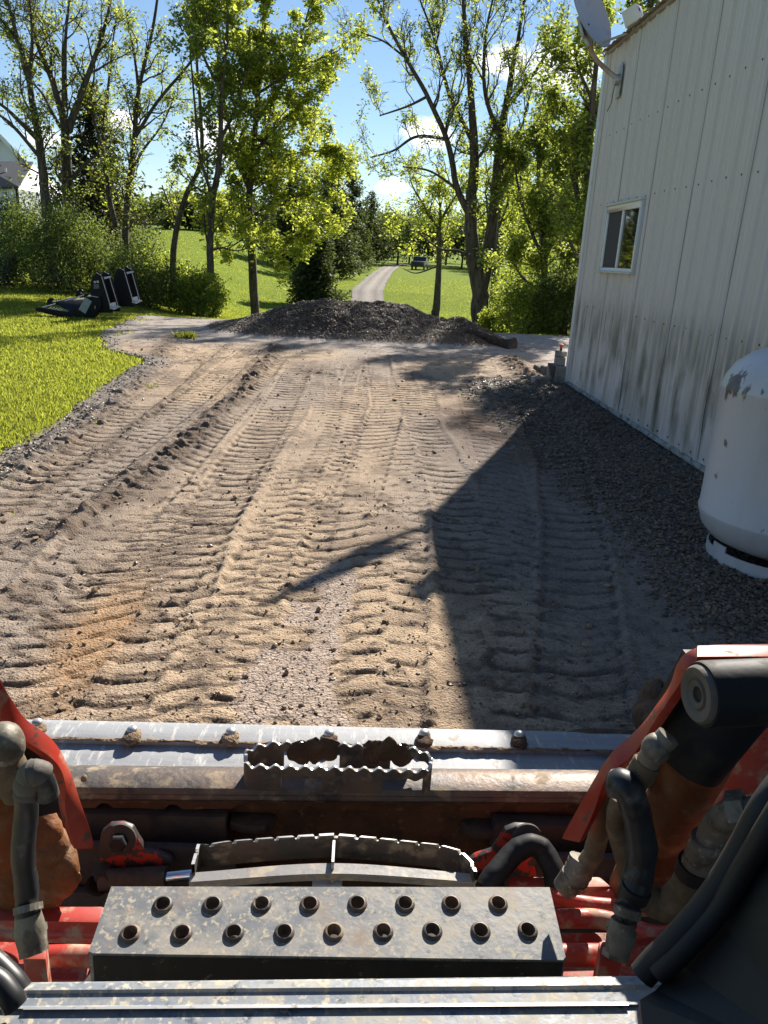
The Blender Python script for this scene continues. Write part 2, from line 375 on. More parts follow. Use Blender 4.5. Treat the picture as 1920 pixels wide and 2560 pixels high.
# right hand gravel bank along the wall and round the tank
gb = sst(1.25, 1.75, X+.12*fbm(X*2, Y*2, 3, 50)+.05*(Y-4))*(1-sst(9.0, 9.8, Y))
H += gb*(.03+.012*fbm(X*22, Y*22, 3, 51))
edge = (X-lawn_x(Y))+.12*fbm(X*1.5, Y*1.5, 3, 52)
gl = (1-sst(.12, .38, edge))*(1-sst(16, 18, Y)); H += gl*(.012+.010*fbm(X*24, Y*24, 3, 53))
gr = sst(.0, .5, X-2.1-.15*(Y-9))*sst(9.3, 10.2, Y)   # pale crushed stone behind the building
far = sst(10.8, 13, Y+.4*fbm(X, Y, 2, 55))
H = H*(1-.45*far)
# pit where the track turned by the corner
H -= .05*np.exp(-((X-1.55)/.22)**2-((Y-6.15)/.25)**2)
# the pile of millings
cx = [D(a, b, y=14.4) for a, b in ((520, 690), (575, 676), (610, 662), (655, 651), (720, 646), (770, 647), (815, 657), (850, 655), (885, 661), (925, 684), (962, 692), (1000, 686), (1030, 700), (1065, 722), (1110, 742))]
CXx = np.array([-3.0]+[c[0] for c in cx]+[2.55]); CXz = np.array([0]+[max(c[2], 0) for c in cx]+[0])
crest = np.interp(X+.02*fbm(X*4, Y*4, 2, 60), CXx, CXz)
yc = 14.4+.25*np.sin(X*1.7); front = 12.75+.22*fbm(X*1.1, X*0, 2, 61)+.15*np.abs(X)*.5
pr = np.where(Y < yc, sst(0, 1, (Y-front)/(yc-front))*.55+.45*np.clip((Y-front)/(yc-front), 0, 1), 1-np.clip((Y-yc)/1.7, 0, 1)**1.2)
pile = crest*pr; pile = pile*(1+.10*fbm(X*3, Y*3, 3, 62))+.035*np.clip(pile*4, 0, 1)*fbm(X*9, Y*9, 3, 63)
pm = sst(.015, .07, pile)
H = np.maximum(H, H*.4+pile)
base = terr(X, Y); Z = base+H+.01
# skirt under lawn edge
keep = edge > .0
out_y = Y > 17.3
Z = np.where(~keep, base-.04, Z)
# soil colours, with some shade painted in
def mixc(a, b, t): return a*(1-t[..., None])+b*t[..., None]
sand = np.array([.42, .312, .212]); tan = np.array([.35, .27, .20]); grey = np.array([.275, .225, .185]); dark = np.array([.105, .078, .06]); orange = np.array([.40, .235, .115]); pale = np.array([.46, .40, .36])
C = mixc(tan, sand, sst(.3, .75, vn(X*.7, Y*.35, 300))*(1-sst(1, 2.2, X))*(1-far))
C = mixc(C, grey, sst(.5, .75, vn(X*1.3+5, Y*.5, 301))*.8)
C = mixc(C, np.array([.36, .32, .29]), far*.85)
C = mixc(C, dark*1.5, sst(.55, .8, vn(X*6, Y*5, 302))*.5)
C = mixc(C, dark*1.3, np.clip(clod*cm*6, 0, .7))
C = mixc(C, dark*1.15, np.clip(tread*1.2, 0, .85))  # groove shadow painted in as a dark soil colour
C = mixc(C, np.array([.19, .165, .15]), sst(.35, 1.1, X+.1*fbm(X*2, Y*2, 2, 320))*(1-sst(6, 8, Y))*.75)  # dark gravel tone that also deepens the wall's shade through colour
C = mixc(C, dark*1.2, np.clip(loose*1.15*(.75+.7*fbm(X*8, Y*8, 3, 303)), 0, .92))
wet = np.exp(-((X-.95)/.30)**2-((Y-6.9)/.9)**2)+.8*np.exp(-((X-1.5)/.45)**2-((Y-5.9)/.8)**2)
C = mixc(C, np.array([.10, .06, .045]), np.clip(wet*(.8+.6*fbm(X*5, Y*5, 3, 304)), 0, .85))
pit = .9*np.exp(-((X+.7)/.7)**2-((Y-9.9)/.5)**2); C = mixc(C, dark*1.7, np.clip(pit*(.6+fbm(X*3, Y*3, 3, 305)), 0, .7))
orm = np.exp(-((X+.95)/.12)**2-((Y-2.55)/.4)**2); C = mixc(C, orange, np.clip(orm*.9, 0, .6))
# cracked pale mud strip
fm, a0, a1 = path([(735, 1180), (690, 1300), (650, 1430), (625, 1560)])
wm = np.interp(Y, [2.2, 3.0, 3.6], [.15, .10, .04])
crk = (1-sst(.85, 1.05, np.abs(X-fm(Y))/wm/1.15+.1*fbm(X*12, Y*12, 2, 306)*3+.30*fbm(X*3, Y*4, 2, 308)))*(1-sst(3.1, 3.5, Y))*sst(.30, .5, vn(X*5, Y*5, 309)+.12)
H2 = fbm(X*3, Y*3, 2, 307)*.003
Z = Z*(1-crk)+(base+.006+H2)*crk
C = mixc(C, np.array([.42, .335, .28]), crk*.85)
gravc = mixc(np.array([.13, .115, .105])[None, None]*np.ones_like(C), np.array([.26, .225, .195]), vn(X*40, Y*40, 310))
C = mixc(C, gravc*.62, gb); C = mixc(C, gravc*1.15, gl*.9)
C = mixc(C, gravc*1.9, gr)
C = mixc(C, mixc(np.array([.070, .056, .048])[None, None]*np.ones_like(C), np.array([.16, .135, .12]), sst(.55, .8, vn(X*22, Y*22, 311))), pm*(1-.25*sst(.2, .0, pile)))
C = C*(1+.22*fbm(X*30, Y*30, 2, 312))[..., None]
n_, m_ = X.shape
V = np.stack([X, Y, Z], -1).reshape(-1, 3); i = np.arange((n_-1)*m_).reshape(n_-1, m_)[:, :-1].ravel()
F = np.stack([i, i+1, i+m_+1, i+m_], 1); kk = (keep | (edge > -.05)).ravel()
F = F[kk[F].all(1)]
# the lawn side of the outline is left out so the lawn meets the dirt
used = np.zeros(len(V), bool); used[F.ravel()] = True; idx = np.cumsum(used)-1
def dirt_extra(t, tc, cur, b):
    a = t.nodes.new('ShaderNodeAttribute'); a.attribute_name = 'soil'; res = a.outputs['Color']
    for s_, lo, hi, v in ((150, .58, .70, 1.55), (110, .28, .42, .0), (320, .60, .72, 1.7), (60, .30, .45, .0)):
        n = t.nodes.new('ShaderNodeTexNoise'); n.inputs['Scale'].default_value = s_; n.inputs['Detail'].default_value = 3; t.links.new(tc.outputs['Object'], n.inputs[0])
        r = t.nodes.new('ShaderNodeMapRange'); r.inputs[1].default_value = lo; r.inputs[2].default_value = hi
        r.inputs[3].default_value = 1 if v else .62; r.inputs[4].default_value = v if v else 1; t.links.new(n.outputs[0], r.inputs[0])
        x = t.nodes.new('ShaderNodeMix'); x.data_type = 'RGBA'; x.blend_type = 'MULTIPLY'; x.inputs[0].default_value = 1
        t.links.new(res, x.inputs[6]); t.links.new(r.outputs[0], x.inputs[7]); res = x.outputs[2]
    # cracks
    c = t.nodes.new('ShaderNodeAttribute'); c.attribute_name = 'crack'
    mp = t.nodes.new('ShaderNodeMapping'); mp.inputs['Scale'].default_value = (26, 60, 1); t.links.new(tc.outputs['Object'], mp.inputs[0])
    vo = t.nodes.new('ShaderNodeTexVoronoi'); vo.feature = 'DISTANCE_TO_EDGE'; vo.inputs['Scale'].default_value = 1; t.links.new(mp.outputs[0], vo.inputs[0])
    r = t.nodes.new('ShaderNodeMapRange'); r.inputs[1].default_value = .015; r.inputs[2].default_value = .07; r.inputs[3].default_value = 1; r.inputs[4].default_value = 0; t.links.new(vo.outputs[0], r.inputs[0])
    m2 = t.nodes.new('ShaderNodeMath'); m2.operation = 'MULTIPLY'; t.links.new(r.outputs[0], m2.inputs[0]); t.links.new(c.outputs['Fac'], m2.inputs[1])
    x = t.nodes.new('ShaderNodeMix'); x.data_type = 'RGBA'; t.links.new(m2.outputs[0], x.inputs[0]); t.links.new(res, x.inputs[6]); x.inputs[7].default_value = (.07, .05, .04, 1)
    return x.outputs[2]
M['dirt'] = mat('yard_dirt', (.3, .2, .1), .95, extra=dirt_extra, bump=1, bs=110, dist=.012, spec=.15)
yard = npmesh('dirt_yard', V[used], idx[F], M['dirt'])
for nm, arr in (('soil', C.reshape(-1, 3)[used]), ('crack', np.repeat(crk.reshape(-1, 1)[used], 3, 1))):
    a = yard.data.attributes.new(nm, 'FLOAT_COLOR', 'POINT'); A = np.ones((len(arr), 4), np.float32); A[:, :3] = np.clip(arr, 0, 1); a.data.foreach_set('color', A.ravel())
tag(yard, kind='structure')
def ground_z(x, y):
    j = np.clip(np.searchsorted(xs, x), 1, len(xs)-1); i2 = np.clip(np.searchsorted(ys, y), 1, len(ys)-1); return Z[i2, j]

# ---- loose stones (countless): one object per kind
ico = bmesh.new(); bmesh.ops.create_icosphere(ico, subdivisions=1, radius=1); IV = np.array([v.co[:] for v in ico.verts]); IF = np.array([[v.index for v in f.verts] for f in ico.faces]); ico.free()
M['stone'] = leafmat('crushed_stone', (.135, .11, .09), (.0, .0, .0), .55)
M['stone'].node_tree.nodes['Mix Shader'].inputs[0].default_value = 0
M['stonebr'] = leafmat('brown_gravel', (.17, .14, .11), (0, 0, 0), .55); M['stonebr'].node_tree.nodes['Mix Shader'].inputs[0].default_value = 0
M['mill'] = leafmat('millings', (.13, .105, .088), (0, 0, 0), .8); M['mill'].node_tree.nodes['Mix Shader'].inputs[0].default_value = 0
M['clod'] = leafmat('soil_clod', (.22, .16, .11), (0, 0, 0), .5); M['clod'].node_tree.nodes['Mix Shader'].inputs[0].default_value = 0
def stones(name, px, py, r, m, sink=.2):
    n = len(px); z = ground_z(px, py)
    S = IV[None]*(1+.28*rng.normal(size=(n, 12, 1))).clip(.5, 1.6)*(r[:, None, None]*rng.uniform(.6, 1.25, (n, 1, 3)))
    a = rng.uniform(0, 6.28, n); ca, sa = np.cos(a)[:, None], np.sin(a)[:, None]
    S = np.stack([S[..., 0]*ca-S[..., 1]*sa, S[..., 0]*sa+S[..., 1]*ca, S[..., 2]*.75], -1)
    S += np.stack([px, py, z+r*sink], -1)[:, None]
    Fs = (IF[None]+12*np.arange(n)[:, None, None]).reshape(-1, 3)
    return tag(npmesh(name, S.reshape(-1, 3), Fs, m, smooth=False), kind='stuff')
def scatter(n, x0, x1, y0, y1, w, pw=2.0):
    x = rng.uniform(x0, x1, n); u = rng.uniform(0, 1, n); y = 1/((1/y0)*(1-u)+(1/y1)*u)
    j = np.clip(np.searchsorted(xs, x), 0, len(xs)-1); i2 = np.clip(np.searchsorted(ys, y), 0, len(ys)-1)
    k = rng.uniform(0, 1, n) < w[i2, j]; return x[k], y[k]
x, y = scatter(60000, .95, 3.0, 1.5, 9.6, gb*.9); stones('gravel_bank', x, y, rng.uniform(.005, .012, len(x))*(1+.04*y), M['stone'])
tag(bpy.data.objects['gravel_bank'], 'dark crushed gravel banked along the foot of the metal wall', 'gravel')
x, y = scatter(26000, -6, -1.2, 3.0, 17, (gl*.9+.0)*(edge > 0)); stones('gravel_margin', x, y, rng.uniform(.005, .011, len(x))*(1+.05*y), M['stonebr'])
tag(bpy.data.objects['gravel_margin'], 'grey gravel margin between the lawn and the dirt', 'gravel')
x, y = scatter(60000, -4, 3, 12, 15, pm*.9); stones('milling_stones', x, y, rng.uniform(.005, .013, len(x)), M['mill'])
tag(bpy.data.objects['milling_stones'], 'dark loose stones covering the pile of millings', 'stones')
x, y = scatter(70000, -3.5, 2.4, 1.8, 12.5, .22+.75*np.clip(loose, 0, 1)+.3*np.clip(cm*clod*5, 0, 1)); stones('soil_clods', x, y, rng.gamma(1.6, .0014, len(x)).clip(.0012, .012)*(1+.10*y), M['clod'], .35)
tag(bpy.data.objects['soil_clods'], 'small clods and pebbles strewn over the tread marks', 'clods')

# ---- lawn blades
def blades(n, x0, x1, y0, y1, hmin, hmax, label, name, inside):
    x = rng.uniform(x0, x1, n); u = rng.uniform(0, 1, n); y = 1/((1/y0)*(1-u)+(1/y1)*u)
    if y1 > 60: x = rng.uniform(-.62, .4, n)*y
    k = inside(x, y); x, y = x[k], y[k]; n = len(x)
    z = terr(x, y); h = rng.uniform(hmin, hmax, n)*(.7+.7*vn(x*2.2, y*2.2, 5)); wd = rng.uniform(.0022, .0045, n)*(1+(.20 if y1 < 60 else .13)*y)
    a = rng.uniform(0, 6.28, n); l = rng.uniform(.1, .7, n)*h; b = rng.uniform(0, 6.28, n)
    d = np.stack([np.cos(a), np.sin(a), a*0], -1)*wd[:, None]; p = np.stack([x, y, z-.004], -1)
    tip = p+np.stack([np.cos(b)*l, np.sin(b)*l, h], -1)
    V = np.stack([p-d, p+d, tip], 1).reshape(-1, 3); F = np.arange(3*n).reshape(-1, 3)
    return tag(npmesh(name, V, F, M['grass'], smooth=False), label, 'grass', kind='stuff')
def lawn_in(x, y):
    e = x-lawn_x(y)+.12*fbm(x*1.5, y*1.5, 3, 52)
    return (e < .06) | ((e < .45) & (vn(x*2.3, y*2.3, 71) > .84) & (vn(x*30, y*30, 72) > .55))
blades(650000, -14, -1.6, 3.6, 27, .018, .045, 'bright green mown grass covering the lawn left of the dirt', 'lawn_grass', lawn_in)
x = rng.normal(D(400, 732, z=0)[0], .12, 500); y = rng.normal(D(400, 732, z=0)[1], .12, 500)
blades(500, D(400, 732, z=0)[0]-.16, D(400, 732, z=0)[0]+.16, D(400, 732, z=0)[1]-.16, D(400, 732, z=0)[1]+.16, .05, .13, 'small grass tuft growing alone in the gravel left of the tracks', 'grass_tuft', lambda x, y: np.hypot(x-D(400, 732, z=0)[0], y-D(400, 732, z=0)[1]) < .15*vn(np.arctan2(y-D(400, 732, z=0)[1], x-D(400, 732, z=0)[0])*3, x*0, 7)+.04)
blades(300000, -34, 16, 17.5, 85, .03, .07, 'sunlit grass on the slope behind the pile', 'slope_grass', lambda x, y: (np.abs(x-lane_x(y)) > 1.35) & (x > -.62*y))
print('ground done')

# ================================================================== metal building
WX = 2.476; WY1, WY0 = 9.17, -4.2; WZ = 3.56
def wall_extra(t, tc, cur, b):                # green and grey mould streaks on the lower part of the sheeting
    geo = t.nodes.new('ShaderNodeNewGeometry'); sx = t.nodes.new('ShaderNodeSeparateXYZ'); t.links.new(geo.outputs['Position'], sx.inputs[0])
    res = cur
    for (sc3, c, lo, hi, zc, zw, k) in (((3, 9, .9), (.30, .295, .25), .42, .66, .55, .75, .8), ((3, 17, 2.2), (.19, .19, .15), .42, .66, .84, .28, .75), ((2.5, 5, 2.2), (.14, .145, .115), .50, .66, .50, .55, .8), ((3, 40, .5), (.46, .45, .41), .45, .75, 2.2, 2.5, .5), ((3, 30, 3), (.14, .13, .10), .50, .70, 2.03, .10, .0)):
        mp = t.nodes.new('ShaderNodeMapping'); mp.inputs['Scale'].default_value = sc3; t.links.new(geo.outputs['Position'], mp.inputs[0])
        n = t.nodes.new('ShaderNodeTexNoise'); n.inputs['Scale'].default_value = 1; n.inputs['Detail'].default_value = 6; t.links.new(mp.outputs[0], n.inputs[0])
        r = t.nodes.new('ShaderNodeMapRange'); r.inputs[1].default_value = lo; r.inputs[2].default_value = hi; t.links.new(n.outputs[0], r.inputs[0])
        a = nd('ShaderNodeMath', 'ABSOLUTE', nd('ShaderNodeMath', 'SUBTRACT', sx.outputs[2], zc, t), None, t)
        r2 = t.nodes.new('ShaderNodeMapRange'); r2.inputs[1].default_value = zw; r2.inputs[2].default_value = zw*.35; r2.inputs[3].default_value = 0; r2.inputs[4].default_value = k; t.links.new(a, r2.inputs[0])
        f = nd('ShaderNodeMath', 'MULTIPLY', r.outputs[0], r2.outputs[0], t)
        x = t.nodes.new('ShaderNodeMix'); x.data_type = 'RGBA'; t.links.new(f, x.inputs[0]); t.links.new(res, x.inputs[6]); x.inputs[7].default_value = (*c, 1); res = x.outputs[2]
    return res
M['siding'] = mat('painted_sheet_metal', (.60, .565, .55), .42, extra=wall_extra, bump=.15, bs=3, dist=.01)
M['trim'] = mat('white_trim', (.62, .63, .64), .4, var=[((.45, .44, .40), 9, .55, .75)])
M['flash'] = mat('dull_flashing', (.30, .31, .30), .6, var=[((.12, .11, .10), 11, .45, .6)])
M['screw'] = mat('dark_screw', (.03, .03, .03), .6)
bld = thing('metal_building', (WX, 4, 0), 'tall off-white ribbed metal building with mould streaks filling the right side', 'building')
# rib profile along the wall (distance from the corner, outward offset)
prof = []
s = .09; PW = .92; k = 0
while s < WY1-WY0:
    seam = abs((s-.09) % PW) < .01 or abs((s-.09) % PW-PW) < .01
    for ds, o in ((0, .0), (.012, .019), (.034, .019), (.046, 0), (.088, 0), (.094, .004), (.104, .004), (.110, 0), (.150, 0), (.156, .004), (.166, .004), (.172, 0)): prof.append((s+ds, o, seam))
    s += .23
prof = [(0.05, 0, False)]+prof+[(WY1-WY0, 0, False)]
win_y0, win_y1, win_z0, win_z1 = 7.31, 8.35, 1.365, 1.995
zs = [.09, .2, .32, .45, .6, .8, .98, 1.2, 1.365, 1.6, 1.8, 1.995, 2.03, 2.4, 2.7, 3.1, WZ-.01]
pa = np.array([(a, b) for a, b, _ in prof]); yy = WY1-pa[:, 0]
ys_w = sorted(set(list(np.round(yy, 4))+[win_y0, win_y1]), reverse=True); ys_w = np.array(ys_w)
off = np.interp(WY1-ys_w, pa[:, 0], pa[:, 1])
G = np.zeros((len(zs), len(ys_w), 3))
for a, z in enumerate(zs):
    bk = .010*fbm(ys_w*1.1, ys_w*0+z*1.5, 2, 400)*sst(1.6, .5, z)+.012*np.exp(-((z-.42)/.18)**2)*np.abs(np.sin((WY1-ys_w-.09)/PW*math.pi))**6*0
    G[a] = np.stack([WX-off-bk, ys_w, np.full_like(ys_w, z)], -1)
mb = MB(); n, m = G.shape[:2]; Fq = []
for a in range(n-1):
    for b in range(m-1):
        yc_, zc_ = (ys_w[b]+ys_w[b+1])/2, (zs[a]+zs[a+1])/2
        if win_y0 < yc_ < win_y1 and win_z0 < zc_ < win_z1: continue
        Fq.append((a*m+b, a*m+b+1, (a+1)*m+b+1, (a+1)*m+b))
mb.add(G.reshape(-1, 3), Fq)
mb.box((WX+.02, WY1+.0, .09), (WX+6, WY1+.02, WZ-.01))
wall = mb.build('wall', M['siding'], bld)
# sheet laps: thin dark kinked seams
mb = MB()
for k in range(0, 14):
    y = WY1-.09-PW*k-.052
    kick = [0, .0, .012, .016, .013, .010][k] if k < 6 else .0
    pts = np.array([(WX-.004-kick*math.exp(-((z-.5)/.22)**2), y+.006*math.sin(z*3+k), z) for z in np.linspace(.1, WZ-.03, 30)])
    wd = .0025+.004*np.exp(-((pts[:, 2]-.45)/.25)**2)*(kick > 0)
    g = np.stack([pts+np.array([0, 1, 0])*wd[:, None], pts-np.array([0, 1, 0])*wd[:, None]], 1); mb.grid(g)
mb.build('sheet_seam', M['screw'], bld)
scr = None
for z in (2.705, 2.03, .985, .13):
    for j in range(2, 20):
        y = WY1-.09-.23*j+.075+.004*math.sin(j*7); zz = z+.004*math.sin(j*5+z)
        if win_y0-.05 < y < win_y1+.05 and abs(z-2.03) > .5 and .9 < z < 2: continue
        if scr is None:
            scr = MB().lathe([(0, .007), (.0075, .006), (.009, .0)], (0, 0, 0), (-1, 0, 0), 6).build('screw', M['screw'], bld); q_ = scr
        else:
            q_ = scr.copy(); COL.objects.link(q_); q_.parent = bld
        q_.matrix_parent_inverse = Matrix.Identity(4); q_.location = (-.001, y-4, zz)
mb = MB(); mb.box((WX-.028, WY1-.07, .07), (WX+.05, WY1+.035, WZ)); mb.build('corner_trim', M['trim'], bld, bevel=.004)
mb = MB(); mb.box((WX-.012, WY0, .045), (WX+.05, WY1-.075, .088), None)
mb.add(*(lambda g: (g.reshape(-1, 3), [(i*2, i*2+1, i*2+3, i*2+2) for i in range(len(g)-1)]))(np.array([[(WX-.012, y, .088+.006*math.sin(y*9)), (WX-.026-.006*math.sin(y*3.1), y, .06+.006*math.sin(y*13))] for y in np.linspace(WY0, WY1-.075, 160)])))
mb.build('base_flashing', M['flash'], bld)
# roof: corrugated sheet whose edge shows along the eave
M['roof'] = mat('roof_sheet', (.33, .29, .25), .6, var=[((.22, .15, .10), 12, .45, .7)])
gy = np.linspace(WY0-.3, WY1+.10, 520); wob = .016*np.abs(np.sin((gy)*math.pi/.155))**.7
G = np.zeros((6, len(gy), 3))
for a, (dx, dz) in enumerate(((-.075, -.012), (-.03, 0), (.5, .16), (2, .64), (4, 1.28), (4.001, 1.27))): G[a] = np.stack([np.full_like(gy, WX+dx), gy, WZ+.012+dz+wob], -1)
G2 = G.copy(); G2[..., 2] -= .006
mb = MB(); mb.grid(G); mb.grid(G2[:, ::-1])
g = np.stack([G[0], G2[0]]); mb.grid(g); g = np.stack([G[:, -1], G2[:, -1]]); mb.grid(g)
mb.box((WX-.03, WY0, WZ-.03), (WX+.1, WY1+.03, WZ+.004)); mb.build('roof', M['roof'], bld)
# window
M['frame'] = mat('white_vinyl', (.78, .80, .82), .35)
M['alu'] = mat('window_flashing', (.55, .58, .62), .35, metal=.3)
M['glass'] = mat('window_glass', (.012, .014, .016), .03, spec=.9)
M['screen'] = mat('insect_screen', (.052, .05, .05), .8)
def P_wall(y0, y1, z0, z1, x0, x1): return ((WX-x1, y0, z0), (WX-x0, y1, z1))
win = None
mb = MB(); a, b, c, d = win_y0, win_y1, win_z0, win_z1; t_ = .035
for q in (P_wall(a+.012, b-.012, d-t_-.03, d-.004, -.03, .030), P_wall(a+.012, b-.012, c+.004, c+t_, -.03, .030), P_wall(a+.012, a+.012+t_, c+t_, d-t_-.03, -.03, .030), P_wall(b-.012-t_, b-.012, c+t_, d-t_-.03, -.03, .030), P_wall((a+b)/2-.02, (a+b)/2+.02, c+t_, d-t_-.03, -.02, .026)): mb.box(*q)
win = mb.build('window', M['frame'], bld, bevel=.003)
mb = MB(); mb.box(*P_wall(a-.03, b+.03, d-.003, d+.012, -.02, .055)); mb.box(*P_wall(a-.03, b+.03, c-.014, c+.003, -.02, .06)); mb.box(*P_wall(a-.022, a+.010, c+.003, d-.003, -.02, .034)); mb.box(*P_wall(b-.010, b+.022, c+.003, d-.003, -.02, .034))
mb.build('flashing', M['alu'], win, bevel=.002)
mb = MB(); mb.box(*P_wall(a+.012+t_, (a+b)/2-.02, c+t_, d-t_-.03, .004, .010)); mb.build('pane', M['glass'], win)
mb = MB(); mb.box(*P_wall((a+b)/2+.02, b-.012-t_, c+t_, d-t_-.03, .004, .014)); mb.build('screen', M['screen'], win)

# ================================================================== satellite dish
M['dishgrey'] = mat('dish_enamel', (.36, .38, .41), .45, var=[((.16, .15, .14), 60, .66, .72), ((.25, .26, .27), 7, .5, .8)])
M['dishback'] = mat('dish_rim', (.22, .22, .22), .5)
M['galv'] = mat('galvanised_steel', (.42, .43, .44), .45, metal=.6, var=[((.30, .16, .09), 14, .5, .7)])
M['rustpole'] = mat('rusty_mast', (.42, .38, .34), .6, var=[((.36, .19, .11), 9, .42, .6)])
M['lnb'] = mat('feed_plastic', (.72, .70, .64), .5)
dc = P(1482, 28, y=8.66); dn = np.array([.67, -.62, .41]); dn /= np.linalg.norm(dn)
dish = thing('satellite_dish', tuple(P(1545, 200, x=WX-.02)), 'grey oval satellite dish on a bent mast at the top corner of the metal building', 'satellite dish')
du = np.array([0, 0, 1.])-dn*dn[2]; du /= np.linalg.norm(du); dr = np.cross(du, dn)
def dishpt(r, a, back=0): return dc+dr*.36*r*math.cos(a)+du*.345*r*math.sin(a)+dn*(.085*(r*r-1)-back)
G = np.array([[dishpt(r, a) for a in np.linspace(0, 2*math.pi, 49)] for r in (0.001, .2, .4, .6, .8, .93, 1)])
G2 = np.array([[dishpt(r, a, .012) for a in np.linspace(0, 2*math.pi, 49)] for r in (1.012, .95, .6, .3, .001)])
mb = MB(); mb.grid(G); mb.grid(np.concatenate([G[-1:], G2])); mb.build('reflector', M['dishgrey'], dish, smooth=True)
for q in ((-.12, -.1), (.02, -.1), (-.12, -.22), (.02, -.22)):
    p = dc+dr*q[0]+du*q[1]*.8+dn*(-.078); MB().lathe([(0, .008), (.009, .006), (.011, 0)], p, dn, 8).build('mount_bolt', M['screw'], dish)
foot = P(1547, 200, x=WX-.03); back = dishpt(.35, R(255), .05)
mb = MB(); bend = P(1478, 130, y=8.60)
mb.tube(spl([foot, P(1520, 178, y=8.63), P(1492, 150, y=8.62), P(1478, 125, y=8.60), P(1476, 100, y=8.62), back], 26), .024, 14); mb.build('mast', M['rustpole'], dish, smooth=True)
mb = MB(); mb.lathe([(.034, 0), (.034, .11)], P(1476, 118, y=8.61), back-P(1476, 118, y=8.61), 14); mb.quadbox([back-dr*.09-du*.1, back+dr*.09-du*.1, back+dr*.09+du*.1, back-dr*.09+du*.1], dn*.03); mb.build('bracket', M['galv'], dish, bevel=.003)
mb = MB(); f0 = np.array([WX-.022, foot[1], foot[2]]); mb.plate([f0+np.array([0, y, z]) for y, z in ((-.07, -.16), (.07, -.16), (.07, .12), (.04, .15), (-.04, .15), (-.07, .12))], (-.006, 0, 0)); mb.lathe([(.0, .05), (.05, .05), (.055, .0)], f0, (-1, 0, 0), 14); mb.build('mount_plate', M['galv'], dish, bevel=.002)
lp = P(1574, 56, y=8.40); st_ = dishpt(1.0, R(-98), .01)
mb = MB(); mb.tube([st_-dn*.03, st_+dn*.04, lp+np.array([0, 0, -.09])], .013, 8); mb.build('feed_arm', M['galv'], dish, smooth=True)
mb = MB(); ax = -dn; q0 = lp
Mx = (np.stack([dr, np.cross(dn, dr), dn], 1), q0)
mb.box((-.07, -.055, -.03), (.07, .10, .12), Mx); mb.box((-.05, -.16, .02), (.05, -.055, .10), Mx); mb.build('feed_horn', M['lnb'], dish, bevel=.012)
mb = MB(); mb.box((-.035, .03, .1205), (.0, .06, .1225), Mx); mb.build('label_patch', M['screw'], dish)
mb = MB(); mb.tube(spl([foot+np.array([-.03, -.01, -.03]), foot+np.array([-.05, -.03, -.12]), foot+np.array([-.04, .02, -.2]), foot+np.array([-.05, .10, -.27])], 14), .004, 6); mb.build('cable', M['screw'], dish, smooth=True)

# ================================================================== propane tank
TC = np.array([2.125, 3.52, .0]); TR = .405
def on_tank(px, py):
    d = ray(px, py); a = d[0]**2+d[1]**2; b = -2*(d[0]*TC[0]+d[1]*TC[1]); c = TC[0]**2+TC[1]**2-TR**2; q = max(b*b-4*a*c, 0)
    return np.array([0, 0, CH])+d*((-b-math.sqrt(q))/(2*a))
def tank_extra(t, tc, cur, b):
    geo = t.nodes.new('ShaderNodeNewGeometry'); res = cur
    n = t.nodes.new('ShaderNodeTexNoise'); n.inputs['Scale'].default_value = 26; n.inputs['Detail'].default_value = 8; n.inputs['Roughness'].default_value = .7
    mp = t.nodes.new('ShaderNodeMapping'); mp.inputs['Scale'].default_value = (1, 1, .45); t.links.new(geo.outputs['Position'], mp.inputs[0]); t.links.new(mp.outputs[0], n.inputs[0])
    for c0, rad in ((on_tank(1832, 958), .085), (on_tank(1862, 972), .06), (on_tank(1905, 982), .03), (on_tank(1815, 1110), .026), (on_tank(1790, 1190), .022)):
        v = t.nodes.new('ShaderNodeVectorMath'); v.operation = 'SUBTRACT'; t.links.new(geo.outputs['Position'], v.inputs[0]); v.inputs[1].default_value = tuple(c0)
        l = t.nodes.new('ShaderNodeVectorMath'); l.operation = 'LENGTH'; t.links.new(v.outputs[0], l.inputs[0])
        r = t.nodes.new('ShaderNodeMapRange'); r.inputs[1].default_value = rad*1.5; r.inputs[2].default_value = 0; r.inputs[3].default_value = 0; r.inputs[4].default_value = .42 if rad > .06 else .25; t.links.new(l.outputs['Value'], r.inputs[0])
        s = nd('ShaderNodeMath', 'ADD', r.outputs[0], n.outputs[0], t)
        r2 = t.nodes.new('ShaderNodeMapRange'); r2.inputs[1].default_value = .68; r2.inputs[2].default_value = .76; t.links.new(s, r2.inputs[0])
        x = t.nodes.new('ShaderNodeMix'); x.data_type = 'RGBA'; t.links.new(r2.outputs[0], x.inputs[0]); t.links.new(res, x.inputs[6]); x.inputs[7].default_value = (.10, .09, .085, 1); res = x.outputs[2]
    return res
M['tank'] = mat('tank_paint', (.52, .535, .57), .38, var=[((.44, .45, .46), 5, .5, .75, (1, 1, .3)), ((.48, .45, .42), 90, .66, .74)], extra=tank_extra, bump=.08, bs=8)
TC = np.array([2.125, 3.52, .0]); TR = .405
tank = thing('propane_tank', tuple(TC), 'white upright propane tank with a rusty scuff on its shoulder beside the metal wall', 'propane tank')
zb, zt = .155, 1.03
prof = [(.02, zb-.07), (.12, zb-.068), (.25, zb-.04), (.34, zb), (.385, zb+.05), (TR, zb+.11), (TR+.004, zb+.125), (TR+.004, zb+.132), (TR, zb+.14), (TR, zt-.15), (TR+.003, zt-.145), (TR+.003, zt-.138), (TR, zt-.13), (.395, zt-.09), (.36, zt-.03), (.30, zt+.02), (.21, zt+.058), (.10, zt+.075), (.001, zt+.08)]
MB().lathe(prof, TC, k=72).build('shell', M['tank'], tank, smooth=True)
mb = MB(); n = 64
